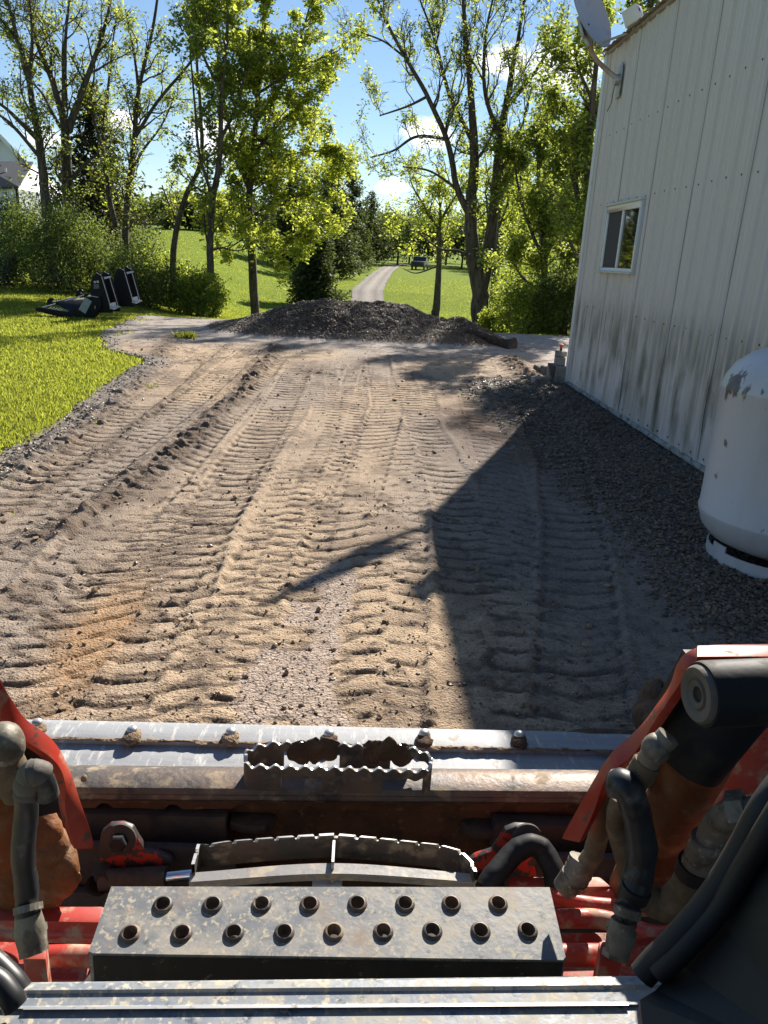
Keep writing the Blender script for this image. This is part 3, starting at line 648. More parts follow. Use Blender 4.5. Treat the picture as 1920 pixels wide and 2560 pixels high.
for j in range(n):                            # foot ring with long slots under the shell
    a0_, a1_ = 2*math.pi*j/n, 2*math.pi*(j+1)/n; top = .135 if (j % 16) < 3 else .105
    q = [TC+np.array([.335*math.cos(a), .335*math.sin(a), z]) for a, z in ((a0_, .0), (a1_, .0), (a1_, top), (a0_, top))]
    q2 = [TC+np.array([.328*math.cos(a), .328*math.sin(a), z]) for a, z in ((a0_, .0), (a1_, .0), (a1_, top), (a0_, top))]
    V8 = np.array(q+q2); mb.add(V8, [(0, 1, 2, 3), (7, 6, 5, 4), (3, 2, 6, 7), (0, 4, 5, 1), (1, 5, 6, 2), (3, 7, 4, 0)])
mb.build('foot_ring', M['tank'], tank)
mb = MB().lathe([(.13, zt+.06), (.13, zt+.17), (.12, zt+.20), (.001, zt+.21)], TC, k=32); mb.build('valve_cover', M['tank'], tank, smooth=True)

# ================================================================== blocks, rocks, log
M['block'] = mat('concrete_block', (.30, .28, .25), .95, var=[((.18, .16, .14), 7, .45, .7)], bump=.7, bs=60, dist=.01)
def rock(name, c, size, seed, m, label, cat='rock', group=None):
    r2 = np.random.default_rng(seed); bm = bmesh.new(); bmesh.ops.create_cube(bm, size=1)
    bmesh.ops.bevel(bm, geom=bm.edges[:], offset=.12, segments=1, affect='EDGES'); bmesh.ops.subdivide_edges(bm, edges=bm.edges[:], cuts=2, use_grid_fill=True)
    rz = r2.uniform(0, 3); tl = r2.uniform(-.4, .4)
    for v in bm.verts:
        p = np.array(v.co[:])*size; p += .07*min(size)*np.array([fbm(p[0]*9+seed, p[1]*9+p[2]*5, 3, 1), fbm(p[1]*9, p[2]*9+seed, 3, 2), fbm(p[2]*9, p[0]*9+seed, 3, 3)])*2
        p = np.array([p[0], p[1]*math.cos(tl)-p[2]*math.sin(tl), p[1]*math.sin(tl)+p[2]*math.cos(tl)])
        v.co = (p[0]*math.cos(rz)-p[1]*math.sin(rz), p[0]*math.sin(rz)+p[1]*math.cos(rz), p[2])
    me = bpy.data.meshes.new(name); bm.to_mesh(me); bm.free(); me.materials.append(m); o = bpy.data.objects.new(name, me); COL.objects.link(o); o.location = c
    return tag(o, label, cat, group)
for (xd, yd, sz, s, lb) in ((1166, 829, (.20, .13, .12), 3, 'angular broken concrete chunk lying nearest the tracks left of the wall corner'), (1186, 808, (.24, .16, .13), 5, 'dark rounded stone half buried behind the broken concrete chunk'), (1165, 800, (.22, .12, .07), 8, 'flat brown stone at the far end of the rubble strip')):
    g_ = D(xd, yd, z=.04); rock('rock', (g_[0], g_[1], .07), np.array(sz), s, M['block'] if s == 3 else M['bark2'], lb)
bpx = WX-.14
def block(c, sx, sy, sz, name, label, rz=0):
    o_ = thing(name, c, label, 'concrete block', 'concrete blocks by the wall corner', rz)
    mb = MB(); ca, sa = math.cos(rz), math.sin(rz); Mx = (np.array([[ca, -sa, 0], [sa, ca, 0], [0, 0, 1.]]), np.array(c, float)); t = .03
    mb.box((-sx/2, -sy/2, 0), (sx/2, -sy/2+t, sz), Mx); mb.box((-sx/2, sy/2-t, 0), (sx/2, sy/2, sz), Mx)
    for xx in (-sx/2, -t/2, sx/2-t): mb.box((xx, -sy/2+t, 0), (xx+t, sy/2-t, sz), Mx)
    mb.build('block_body', M['block'], o_, bevel=.004)
    return o_
block((WX-.085, 9.36, .02), .15, .36, .22, 'concrete_block', 'lowest and largest grey block at the foot of the wall corner', R(4))
block((WX-.055, 9.42, .244), .11, .26, .09, 'concrete_block', 'middle pale block resting on the lowest block by the wall corner', R(-8))
block((WX-.04, 9.46, .338), .08, .16, .06, 'concrete_block', 'smallest topmost block of the stack by the wall corner', R(15))
M['orange'] = mat('orange_plastic', (.65, .09, .03), .5)
o_ = thing('marker_cap', (WX-.045, 9.46, .40), 'small orange-red cap on a short dark stub standing on the block stack', 'cap')
MB().tube([(WX-.045, 9.46, .40), (WX-.045, 9.46, .45)], .014, 10).build('stub', M['screw'], o_, smooth=True)
MB().lathe([(.0, .03), (.025, .026), (.028, 0), (.016, -.006)], (WX-.045, 9.46, .45)).build('cap', M['orange'], o_, smooth=True)
# fallen log at the right end of the pile
M['log'] = mat('wet_log', (.028, .02, .016), .9, var=[((.07, .05, .038), 9, .45, .7, (1, 1, 1))], bump=1, bs=30, dist=.03)
lg = MB(); pts = spl([D(1010, 716, y=13.6), D(1040, 722, y=13.45), D(1070, 737, y=13.3), D(1092, 744, y=13.2), D(1108, 747, y=13.1)], 26)
g_ = MB(); rr_ = np.interp(np.linspace(0, 1, 26), [0, .7, .85, 1], [.05, .09, .09, .13]); rr_ *= 1+.2*fbm(np.linspace(0, 9, 26), np.zeros(26), 3, 8)
lg.tube(pts, rr_, 12); o_ = lg.build('log', M['log'], smooth=True); tag(o_, 'dark wet log poking out of the right end of the millings pile', 'log')

# ================================================================== grapple attachment on the lawn
M['blk'] = mat('black_paint', (.007, .007, .009), .6, var=[((.015, .015, .016), 20, .5, .7)], spec=.2)
M['edge'] = mat('worn_and_sunlit_edge', (.50, .49, .47), .4, metal=.4)  # bare metal tone; also paints sunlight on the tower edges
M['decal'] = mat('grey_decal', (.33, .40, .38), .6, var=[((.12, .14, .14), 60, .5, .55, (1, 1, 4))])
M['decalw'] = mat('white_decal', (.5, .5, .5), .6)
S_ = 15.9/FPX*.1567                              # metres per pixel of my enlarged crop at that distance
gp = P(80+950*.1567, 660+872*.1567, z=0)
rt = thing('grapple_attachment', tuple(gp), 'black steel grapple attachment with two upright towers lying on the lawn', 'attachment')
ex = np.array([CR[0], CR[1], 0.]); ex /= np.linalg.norm(ex); ey = np.array([-ex[1], ex[0], 0]); ez = np.array([0, 0, 1.])
def g2(zx, zy, dy=0.):                         # crop pixel -> point in the picture-parallel plane through gp, moved dy back
    tilt = -.052
    a, b = (zx-950)*S_, -(zy-872)*S_
    return gp+ex*(a+b*.02)+ez*(b+a*tilt*0+a*.052*1)+ey*dy
def tower(x0, y0, dy, lab=True):
    o = [(x0-5, y0+560), (x0, y0+230), (x0+15, y0+120), (x0+50, y0+50), (x0+100, y0+10), (x0+135, y0+5), (x0+165, y0+40), (x0+190, y0+100), (x0+285, y0+500), (x0+285, y0+560)]
    pl = [g2(a, b, dy) for a, b in o]; th = ey*.02+ex*.02
    t = MB().plate(pl, th).build('tower', M['blk'], rt, bevel=.002)
    o2 = [(a+62, b-12) for a, b in o]; MB().plate([g2(a, b, dy+.18) for a, b in o2], th).build('tower_plate', M['blk'], t, bevel=.002)
    mb = MB()
    for a, b in ((g2(x0+170, y0+60, dy-.004), g2(x0+285, y0+500, dy-.004)), (g2(x0+232, y0+60, dy+.176), g2(x0+340, y0+480, dy+.176)), (g2(x0+100, y0+6, dy-.004), g2(x0+165, y0+45, dy-.004)), (g2(x0+162, y0-6, dy+.176), g2(x0+227, y0+30, dy+.176))): mb.tube([a, b], .008, 6)
    mb.build('sunlit_edge', M['edge'], t)  # bright rods paint the sunlight along the tower edges
    mb = MB(); mb.quadbox([g2(x0+165, y0+75, dy), g2(x0+255, y0+55, dy+.15), g2(x0+262, y0+75, dy+.15), g2(x0+180, y0+105, dy)], ex*.01+ez*.004); mb.build('cap_plate', M['edge'], t)
    mb = MB(); mb.quadbox([g2(x0+262, y0+430, dy-.01), g2(x0+318, y0+415, dy+.1), g2(x0+330, y0+470, dy+.1), g2(x0+275, y0+500, dy-.01)], ex*.008)
    mb.quadbox([g2(x0+265, y0+500, dy-.01), g2(x0+330, y0+465, dy+.1), g2(x0+395, y0+480, dy+.1), g2(x0+330, y0+520, dy-.01)], ez*.008); mb.build('foot_bracket', M['edge'], t)
    if lab:
        mb = MB()
        for q in ((55, 120, 82, 150), (95, 116, 125, 146)): mb.quadbox([g2(x0+q[0], y0+q[1], dy-.003), g2(x0+q[2], y0+q[1], dy-.003), g2(x0+q[2], y0+q[3], dy-.003), g2(x0+q[0], y0+q[3], dy-.003)], ey*.001)
        for r_ in range(5): mb.quadbox([g2(x0+50, y0+170+r_*12, dy-.003), g2(x0+130-8*(r_ % 2), y0+168+r_*12, dy-.003), g2(x0+130-8*(r_ % 2), y0+171+r_*12, dy-.003), g2(x0+50, y0+173+r_*12, dy-.003)], ey*.001)
        mb.build('warning_text', M['decalw'], t)
tower(955, 230, .0); tower(1145, 170, .55, False)
mb = MB(); mb.plate([g2(*p, -.05) for p in ((895, 560), (1015, 590), (1110, 560), (1110, 720), (1010, 800), (960, 860), (880, 880), (790, 800))], ey*.30); mb.build('base_box', M['blk'], rt, bevel=.004)
mb = MB(); mb.plate([g2(*p, -.07) for p in ((892, 572), (985, 628), (885, 800), (790, 738))], ey*.012); mb.build('decal', M['decal'], rt)
mb = MB(); mb.quadbox([g2(925, 552, -.04), g2(1080, 580, -.04), g2(1100, 560, .14), g2(960, 540, .14)], ez*.008); mb.build('wear_plate', M['edge'], rt); mb = MB(); mb.quadbox([g2(1020, 690, -.06), g2(1060, 668, .04), g2(1060, 708, .04), g2(1020, 732, -.06)], ex*.004); mb.build('wear_plate', M['edge'], rt)
mb = MB(); mb.plate([g2(*p, -.06) for p in ((170, 712), (250, 708), (640, 775), (880, 640), (890, 880), (640, 875), (330, 800), (180, 760))], ey*.04)
mb.plate([g2(*p, .25) for p in ((235, 700), (248, 620), (290, 590), (340, 592), (352, 615), (318, 622), (318, 645), (350, 655), (830, 620), (830, 650), (300, 700))], ey*.04)
mb.plate([g2(*p, .62) for p in ((560, 590), (575, 520), (600, 490), (655, 485), (668, 505), (632, 515), (630, 535), (660, 548), (950, 535), (950, 570), (640, 590))], ey*.04)
mb.quadbox([g2(330, 640, .3), g2(860, 600, .3), g2(860, 690, -.02), g2(640, 770, -.02)], -ez*.02)
mb.build('grapple_frame', M['blk'], rt, bevel=.003)
for a, b, d_ in ((g2(262, 712, -.05), g2(380, 672, .2), 0), (g2(350, 648, .26), g2(520, 600, .6), 0), (g2(500, 640, .26), g2(690, 562, .6), 0)):
    MB().tube([a, b], .010, 8).build('hydraulic_rod', M['edge'], rt, smooth=True)
for j in range(7):
    a = 350+j*42; MB().tube([g2(a, 732+j*7, -.055), g2(a+30, 706+j*7, .03)], .006, 6).build('tine', M['edge'], rt)
for j in range(6):
    a = 640+j*30; MB().tube([g2(a, 626-j*2, .27), g2(a+22, 598+j, .36)], .006, 6).build('tine', M['edge'], rt)

# ================================================================== the loader we look out of, and its bucket
M['steel'] = mat('polished_bucket_steel', (.34, .35, .37), .6, metal=.0, spec=.3, var=[((.25, .26, .28), 4, .45, .7, (1, 6, 1), .6), ((.62, .60, .57), 70, .55, .7, (1, .2, 1)), ((.42, .34, .25), 18, .60, .72, (1, 1, 1), .9)], bump=.25, bs=120, dist=.002)
M['lip'] = mat('worn_dark_steel', (.09, .08, .075), .55, metal=.3, var=[((.16, .11, .085), 7, .42, .62), ((.34, .27, .19), 22, .54, .66, (1, 1, 1), .95), ((.04, .038, .04), 12, .55, .7)], bump=.35, bs=90, dist=.004)
M['rust'] = mat('rusty_plate', (.11, .045, .022), .85, var=[((.05, .025, .015), 14, .45, .65), ((.20, .09, .045), 60, .58, .68)], bump=.5, bs=120, dist=.003)
M['backp'] = mat('dirty_back_plate', (.055, .042, .038), .8, var=[((.10, .07, .05), 9, .5, .7), ((.03, .025, .025), 20, .5, .7)], bump=.4, bs=60, dist=.004)
M['mud'] = mat('dried_mud', (.27, .19, .12), .97, var=[((.12, .08, .05), 30, .45, .65)], bump=1, bs=120, dist=.008)
M['mudd'] = mat('dark_mud', (.085, .05, .03), .95, var=[((.16, .10, .06), 25, .5, .7)], bump=1, bs=60, dist=.012)
M['bright'] = mat('bare_steel_edge', (.60, .59, .57), .35, metal=.6, var=[((.3, .25, .2), 60, .55, .7)])
M['step'] = mat('dusty_black_step', (.17, .18, .195), .42, var=[((.24, .24, .24), 5, .42, .62), ((.40, .355, .285), 13, .46, .70, (1, 1, 1), .9), ((.09, .095, .10), 38, .58, .70, (1, 1, 1), .4), ((.46, .40, .30), 110, .55, .63, (1, 1, 1), .95), ((.24, .15, .09), 4, .60, .74, (1, 1, 1), .9), ((.40, .34, .26), 55, .60, .66, (1, 1, 1), .95)], bump=.22, bs=90, dist=.003)
M['bar'] = mat('dusty_grey_bar', (.26, .25, .25), .45, var=[((.12, .11, .11), 14, .5, .65), ((.40, .34, .26), 30, .52, .62)], bump=.2, bs=80, dist=.003)
M['face'] = mat('shaded_step_face', (.018, .020, .020), .5, var=[((.05, .048, .04), 14, .5, .7, (1, 1, .3)), ((.16, .14, .10), 60, .62, .68)])  # black paint with the shade of the step front put into its colour
M['sill'] = mat('dusty_blue_black_sill', (.20, .225, .26), .42, var=[((.30, .31, .32), 6, .42, .62), ((.42, .37, .28), 26, .49, .72, (1, 1, 1), .9), ((.09, .11, .14), 45, .57, .66, (1, 1, 1), .35), ((.50, .44, .33), 120, .55, .62, (1, 1, 1), .95)], bump=.2, bs=80, dist=.003)
M['red'] = mat('red_paint', (.42, .04, .028), .42, var=[((.40, .10, .07), 5, .45, .65), ((.42, .30, .21), 24, .50, .64, (1, 1, 1), .95), ((.05, .03, .025), 45, .66, .70)], bump=.12, bs=70, dist=.002)
M['redarm'] = mat('orange_red_arm', (.40, .030, .014), .42, var=[((.42, .10, .06), 9, .5, .7), ((.10, .05, .035), 45, .60, .64), ((.38, .22, .14), 22, .60, .70, (1, 1, 1), .9)], bump=.08, bs=50, dist=.002)
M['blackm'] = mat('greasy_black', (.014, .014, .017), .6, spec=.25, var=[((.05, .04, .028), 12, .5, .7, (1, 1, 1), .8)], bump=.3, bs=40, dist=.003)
M['ochre'] = mat('dusty_orange_cylinder', (.22, .07, .016), .6, var=[((.10, .05, .02), 6, .42, .65), ((.26, .16, .085), 18, .5, .7, (1, 1, 1), .9)], bump=.8, bs=35, dist=.01)
M['hose'] = mat('rubber_hose', (.018, .019, .022), .42, var=[((.14, .13, .12), 25, .55, .70, (1, 1, 1), .8)])
M['sleeve'] = mat('dusty_brown_hose', (.12, .085, .05), .75, var=[((.22, .17, .11), 20, .5, .7)], bump=.4, bs=60, dist=.003)
M['fit'] = mat('zinc_fitting', (.20, .18, .145), .55, metal=.2, var=[((.11, .09, .065), 30, .45, .6), ((.36, .33, .27), 60, .58, .68)], bump=.4, bs=70, dist=.003)
M['chrome'] = mat('chrome_rod', (.75, .76, .8), .08, metal=1)
M['cap'] = mat('dusty_pin_cap', (.12, .105, .09), .7, var=[((.10, .085, .07), 20, .45, .65)], bump=.5, bs=50, dist=.004)
M['cab'] = mat('cab_black', (.012, .012, .014), .6, var=[((.03, .025, .02), 12, .55, .7)])

def band(xl, yl, xr, yr, z, n=2):             # world points from a straight pixel line laid at height z
    return P(xl, yl, z=z), P(xr, yr, z=z)
ZB = .133
bk = thing('loader_bucket', tuple(P(830, 1900, z=.05)), 'worn steel loader bucket with mud-caked edge bolts in front of the machine', 'bucket')
def strip(lines, th, name, m, par, bevel=.0015, nx=1):
    """lines: list of (xl,yl,xr,yr,z) from far to near: a folded sheet with thickness"""
    G = np.array([[a*(1-t)+b*t for t in np.linspace(0, 1, nx+1)] for a, b in (band(*l) for l in lines)])
    G2 = G-np.array([0, 0, th]); mb = MB(); mb.grid(G[::-1]); mb.grid(G2); r, c = G.shape[:2]
    for q in (np.stack([G[0], G2[0]]), np.stack([G2[-1], G[-1]]), np.stack([G2[:, 0], G[:, 0]]), np.stack([G[:, -1], G2[:, -1]])): mb.grid(q)
    return mb.build(name, m, par, bevel=bevel)
ce = strip([(-330, 1789, 1600, 1833, ZB-.006), (-330, 1800, 1600, 1845, ZB+.002), (-330, 1837, 1600, 1882, ZB)], .02, 'cutting_edge', M['steel'], bk)
fl = strip([(-140, 1838, 1600, 1879, ZB-.012), (-140, 1912, 1600, 1945, ZB-.016), (-140, 2010, 1600, 2040, ZB-.02)], .015, 'floor_plate', M['steel'], bk)
mb = MB()                                      # line of dried mud in the lap between edge and floor
a, b = band(-140, 1842, 1560, 1881, ZB+.001); ts = np.linspace(0, 1, 260); d_ = (b-a)
G = np.array([[a+d_*t+np.array([0, .010-.012*s*(1+.8*fbm(t*60, s*3., 3, 5)), .006*math.sin(s*math.pi)*(.4+1.2*abs(fbm(t*90, s*2., 3, 6))) ]) for s in (0, .33, .66, 1)] for t in ts])
mb.grid(G); mb.build('mud_line', M['mud'], bk, smooth=True)
def lump(c, sx, sy, sz, seed, n=3, amp=.28):
    bm = bmesh.new(); bmesh.ops.create_icosphere(bm, subdivisions=n, radius=1)
    V = np.array([v.co[:] for v in bm.verts]); F = [[v.index for v in f.verts] for f in bm.faces]; bm.free()
    k = 1+amp*fbm(V[:, 0]*2.2+seed, V[:, 1]*2.2+V[:, 2]*1.7, 4, seed); V = V*k[:, None]*np.array([sx, sy, sz]); return V+np.array(c), F
for i_, (px, py, mm) in enumerate(((95, 1815, 'mud'), (332, 1833, 'mud'), (578, 1838, 'mud'), (823, 1842, 'mudd'), (1060, 1841, 'mudd'), (1297, 1845, 'mudd'))):
    c = P(px, py, z=ZB+.008)
    bl = MB().lathe([(0, .022), (.009, .021), (.014, .016), (.016, .0), (.016, -.01)], c, (0, -.15, 1), 16).build('edge_bolt', M['bright'], bk, smooth=True)
    V_, F_ = lump(c+np.array([0, -.012, -.003]), .024, .032, .017, 20+i_); MB().add(V_, F_).build('mud_cap', M[mm], bl, smooth=True)
# lip beam over the floor
def beamline(y0l, y0r, z): return (-180, y0l, 1640, y0r, z)
lipb = strip([beamline(1909, 1926, .335), beamline(1916, 1931, .352), beamline(1928, 1943, .358), beamline(1966, 1981, .350), beamline(1982, 1997, .338), beamline(1988, 2002, .310)], .012, 'lip_beam', M['lip'], bk, nx=60)
V_, F_ = lump(P(210, 1946, z=.365), .007, .007, .008, 3, 2); MB().add(V_, F_).build('pebble', M['mud'], lipb)
# notched edge under the lip
mb = MB(); n = 120; a, b = P(-180, 1984, z=.318), P(1640, 1999, z=.318); top = []; bot = []
for t in np.linspace(0, 1, n): top.append(a+(b-a)*t); bot.append(a+(b-a)*t+np.array([0, -.004, -.030+.012*(abs(math.sin(t*34)) > .93)+.002*fbm(t*40, 0, 2, 1)]))
mb.grid(np.array([top, bot])); G = np.array([top, bot])+np.array([0, .012, 0]); mb.grid(G[::-1]); mb.build('notched_edge', M['rust'], bk)
# rear sheet of the bucket seen below the lip (rusty in the middle, darker at the pads)
a, b = P(-180, 1988, z=.33), P(1640, 2003, z=.33)
yb = (a[1]+b[1])/2+.035
mb = MB(); mb.box((-1.0, yb, .06), (1.0, yb+.012, .31)); mb.build('rear_sheet', M['rust'], bk)
mb = MB(); mb.box((-1.0, yb-.26, .045), (1.0, yb, .06)); mb.build('bottom_sheet', M['backp'], bk)
for x0, x1 in ((-.86, -.245), (.315, .95)):
    mb = MB(); mb.box((x0, yb-.045, .08), (x1, yb-.01, .285)); mb.build('coupler_pad', M['backp'], bk, bevel=.005)
for xx, s in ((-.18, 1), (.285, -1)):        # small hooks beside the middle
    mb = MB(); p0 = np.array([xx-.06*s, yb-.03, .262]); mb.plate([p0, p0+np.array([.03*s, -.012, 0]), p0+np.array([.075*s, -.012, 0]), p0+np.array([.095*s, .02, 0]), p0+np.array([.06*s, .035, 0]), p0+np.array([.0, .035, 0])][::s], (0, 0, -.02)); mb.build('hook', M['backp'], bk, bevel=.003)
# side plate with packed mud on the right (and its twin on the left)
for s, xx in ((1, .93), (-1, -1.20)):
    o = [(2.03, .10), (1.93, .27), (1.72, .34), (1.40, .34), (1.35, .05), (2.0, .05)]
    sp = MB().plate([(xx+.0*s, y, z) for y, z in [(2.02, .235), (2.06, .14), (2.02, .06), (1.35, .05), (1.35, .33), (1.55, .37), (1.80, .30)]], (.02*s, 0, 0)).build('side_plate', M['lip'], bk, bevel=.002)
    if s == 1:
        V_, F_ = lump((.905, 1.90, .14), .06, .13, .085, 31); V2, F2 = lump((.915, 1.96, .19), .04, .06, .05, 32)
        MB().add(V_, F_).build('packed_mud', M['mudd'], sp, smooth=True); MB().add(V2, F2).build('packed_mud', M['mudd'], sp, smooth=True)
V_, F_ = lump((.76, 1.86, .122), .15, .030, .008, 35); MB().add(V_, F_).build('packed_mud', M['mudd'], bk, smooth=True)
# serrated grip on the lip
ZG = .375
gl_, gr_ = P(606, 1978, z=.35), P(1077, 1983, z=.35)
gy0 = (gl_[1]+gr_[1])/2-.004; gx0, gx1 = gl_[0], gr_[0]; gh = .058
grip = None
def wavy(x): return .0045*math.sin(x*2*math.pi/.030)
def serr(name, pts, z0, hh, th, par, cut=None, m='lip'):
    """wall of height hh along pts with a scalloped top; optional cutouts (s0,s1,h0,h1)"""
    pts = np.asarray(pts); L = np.concatenate([[0], np.cumsum(np.linalg.norm(np.diff(pts, axis=0), axis=1))]); n = int(L[-1]/.003)
    S = np.linspace(0, L[-1], n); Q = np.stack([np.interp(S, L, pts[:, 0]), np.interp(S, L, pts[:, 1])], 1); T = np.gradient(Q, axis=0); T /= np.linalg.norm(T, axis=1)[:, None]; N = np.stack([-T[:, 1], T[:, 0]], 1)
    top = np.array([z0+hh+wavy(s) for s in S]); mb = MB(); rows = [0, .12, .55, .62, 1]; mt = MB()
    for a in range(n-1):
        for r_ in range(4):
            sm = (S[a]+S[a+1])/2; hm = (rows[r_]+rows[r_+1])/2
            if cut and any(c0 < sm < c1 and h0 < hm < h1 for c0, c1, h0, h1 in cut): continue
            q = []
            for b_, rr_ in ((a, rows[r_]), (a+1, rows[r_]), (a+1, rows[r_+1]), (a, rows[r_+1])): q.append((Q[b_][0], Q[b_][1], z0+(top[b_]-z0)*rr_))
            nn = np.array([N[a][0], N[a][1], 0])*th; mb.quadbox(q, nn)
    o = mb.build(name, M[m], par)
    g = np.array([[(Q[i][0]-N[i][0]*.0004, Q[i][1]-N[i][1]*.0004, top[i]+.0004), (Q[i][0]+N[i][0]*(th+.0004), Q[i][1]+N[i][1]*(th+.0004), top[i]+.0004)] for i in range(n)]); mt.grid(g)
    g2_ = g-np.array([0, 0, .0022]); mt.grid(np.stack([g[:, 0], g2_[:, 0]], 1)); mt.grid(np.stack([g2_[:, 1], g[:, 1]], 1))
    mt.build('worn_crest', M['bright'], o); return o
r_ = .045
near = [(gx0, gy0+.04)]+[(gx0+r_*(1-math.cos(t)) *.5, gy0+.02-.02*math.sin(t)) for t in np.linspace(.2, math.pi/2, 5)]+[(gx0+.03+t*(gx1-gx0-.06), gy0) for t in np.linspace(0, 1, 12)]+[(gx1-.012, gy0+.004), (gx1, gy0+.02), (gx1, gy0+.045)]
W_ = gx1-gx0
grip = serr('step_grip', near, .352, gh, .005, bk, cut=[(.11, .19, .0, .6), (.315, .40, .0, .6)])
farp = [(gx0, gy0+.04)]+[(gx0+.02, gy0+.065), (gx0+.05, gy0+.078)]+[(gx0+.06+t*(gx1-gx0-.12), gy0+.08) for t in np.linspace(0, 1, 10)]+[(gx1-.05, gy0+.078), (gx1-.02, gy0+.065), (gx1, gy0+.045)]
serr('grip_back', farp, .352, gh, .005, grip, cut=[(.09, .21, .0, .7), (.32, .45, .0, .7)])
V_ = [lump((gx0+.11+.03*j_, gy0+.084, .385+.006*((j_*7) % 3)), .028, .010, .030, 41+j_) for j_ in range(3)]+[lump((gx1-.06-.03*j_, gy0+.084, .385+.006*((j_*5) % 3)), .026, .010, .030, 51+j_) for j_ in range(3)]
for v in V_: MB().add(*v).build('packed_mud', M['mudd'], grip, smooth=True)


# ---------------------------------------------------------------- the machine
sk = thing('skid_steer_loader', (0, .4, 0), 'red and black skid steer loader seen over its front step between the lift arms', 'loader')
# crossmember behind the bucket: dark coupler plates, levers, tray step
yq = yb-.09
mb = MB(); mb.box((-.80, yq-.02, .05), (-.215, yq, .262)); mb.build('coupler_plate', M['backp'], sk, bevel=.006)
mb = MB(); mb.box((.335, yq-.02, .05), (.80, yq, .262)); mb.build('coupler_plate', M['backp'], sk, bevel=.006)
mb = MB(); mb.box((-.60, yq-.045, .10), (.62, yq-.025, .17)); mb.build('cross_tube', M['backp'], sk, bevel=.006)
def lever(px, s):
    yl = yq-.03
    # outline in crop pixels (left lever), converted at this plane; mirrored for the right one
    o = [(262, 2150), (250, 2120), (258, 2070), (280, 2052), (310, 2050), (336, 2060), (350, 2085), (368, 2112), (400, 2122), (430, 2134), (438, 2150), (430, 2172), (380, 2160), (350, 2152), (318, 2158), (285, 2185), (255, 2190)]
    if s < 0: o = [(1596-a+(0), b+4) for a, b in o][::-1]
    pl = [P(a, b, y=yl) for a, b in o]
    m_ = mat('chipped_red_lever', (.42, .035, .02), .5, var=[((.05, .04, .04), 26, .45, .48), ((.04, .03, .03), 60, .60, .63)], bump=.3, bs=60, dist=.002) if 'lev' not in M else M['lev']
    M['lev'] = m_
    lv = MB().plate(pl, (0, -.014, 0)).build('latch_lever', m_, sk, bevel=.003)
    cx_ = (303, 2095) if s > 0 else (1316, 2094); c = P(*cx_, y=yl-.016)
    MB().lathe([(.030, 0), (.030, .006), (.024, .010), (.001, .011)], c, (0, -1, .25), 24).build('washer', M['backp'], lv, smooth=True)
    MB().lathe([(.017, .010), (.017, .026), (.014, .029), (.001, .030)], c, (0, -1, .25), 6).build('bolt', M['blackm'], lv)
lever(0, 1); lever(0, -1)
# latch cylinder: dark body and chrome rod
c0, c1, c2 = P(252, 2200, y=yq-.07), P(415, 2192, y=yq-.07), P(492, 2184, y=yq-.07)
lc = MB().tube([c0, c0*.9+c1*.1, c1], .020, 16).build('latch_cylinder', M['backp'], sk, smooth=True)
MB().tube([c1, c2], .011, 14).build('rod', M['chrome'], lc, smooth=True)
MB().lathe([(.022, -.02), (.022, .02)], c0, (0, -1, .3), 18).build('pin_eye', M['backp'], lc, smooth=True)
# castellated tray step
zt_ = .34; ty0 = P(830, 2175, z=.32)[1]; tw = (P(472, 2200, z=.33)[0], P(1192, 2200, z=.33)[0]); tf = P(840, 2085, z=.35)[1]
def teeth(s): 
    f = (s/.040) % 1.0; return -.006 if .70 < f < .92 else 0
pl = [P(472, 2215, y=ty0-.01), P(470, 2140, y=ty0+.03)]
a0_, a1_ = tw; pts = [np.array([a0_, ty0-.02]), np.array([a0_, ty0+.03]), np.array([a0_+.015, tf-.030]), np.array([a0_+.05, tf-.022]), np.array([-.02, tf]), np.array([a1_-.06, tf-.016]), np.array([a1_-.022, tf-.028]), np.array([a1_-.004, tf-.055]), np.array([a1_, ty0-.02])]
pts = np.array(pts)[:, :2]; L = np.concatenate([[0], np.cumsum(np.linalg.norm(np.diff(pts, axis=0), axis=1))]); S = np.arange(0, L[-1], .0022)
Q = np.stack([np.interp(S, L, pts[:, 0]), np.interp(S, L, pts[:, 1])], 1)
top = np.array([(q[0], q[1], zt_+.012*math.exp(-((q[0]+.03)/.25)**2)+teeth(s)) for q, s in zip(Q, S)])
bot = np.array([(q[0], q[1], zt_-.052+.012*math.exp(-((q[0]+.03)/.2)**2)) for q in Q])
cen = np.array([-.03, ty0, 0]); inw = (cen-top)*np.array([1, 1, 0]); inw /= np.linalg.norm(inw, axis=1)[:, None]; inw *= .006
mb = MB(); mb.grid(np.stack([top, bot])); mb.grid(np.stack([bot+inw, top+inw])); tray = mb.build('serrated_step', M['lip'], sk)
g = np.stack([top+np.array([0, 0, .0003]), top+inw+np.array([0, 0, .0003])]); g3 = np.stack([top+inw+np.array([0, 0, .0003]), top+inw-np.array([0, 0, .004])])
mb = MB(); mb.grid(g[::-1]); mb.grid(g3[::-1]); mb.build('worn_crest', M['bright'], tray)
a, b, c = P(475, 2182, z=zt_-.02), P(835, 2158, z=zt_-.012), P(1190, 2185, z=zt_-.02)
a2, b2, c2 = P(472, 2205, z=zt_-.022), P(835, 2184, z=zt_-.014), P(1190, 2205, z=zt_-.022)
mb = MB(); g = np.stack([spl([a, b, c], 30), spl([a2, b2, c2], 30)]); mb.grid(g[::-1]); g4 = g-np.array([0, 0, .016]); mb.grid(g4); mb.grid(np.stack([g[1], g4[1]])); mb.grid(np.stack([g4[0], g[0]])); mb.build('front_bar', M['bar'], tray, bevel=0)
mb = MB(); g5 = np.stack([g[1]+np.array([0, -.0006, -.0008]), g[1]+np.array([0, -.0006, -.0032])]); mb.grid(g5); mb.build('worn_crest', M['bright'], tray)
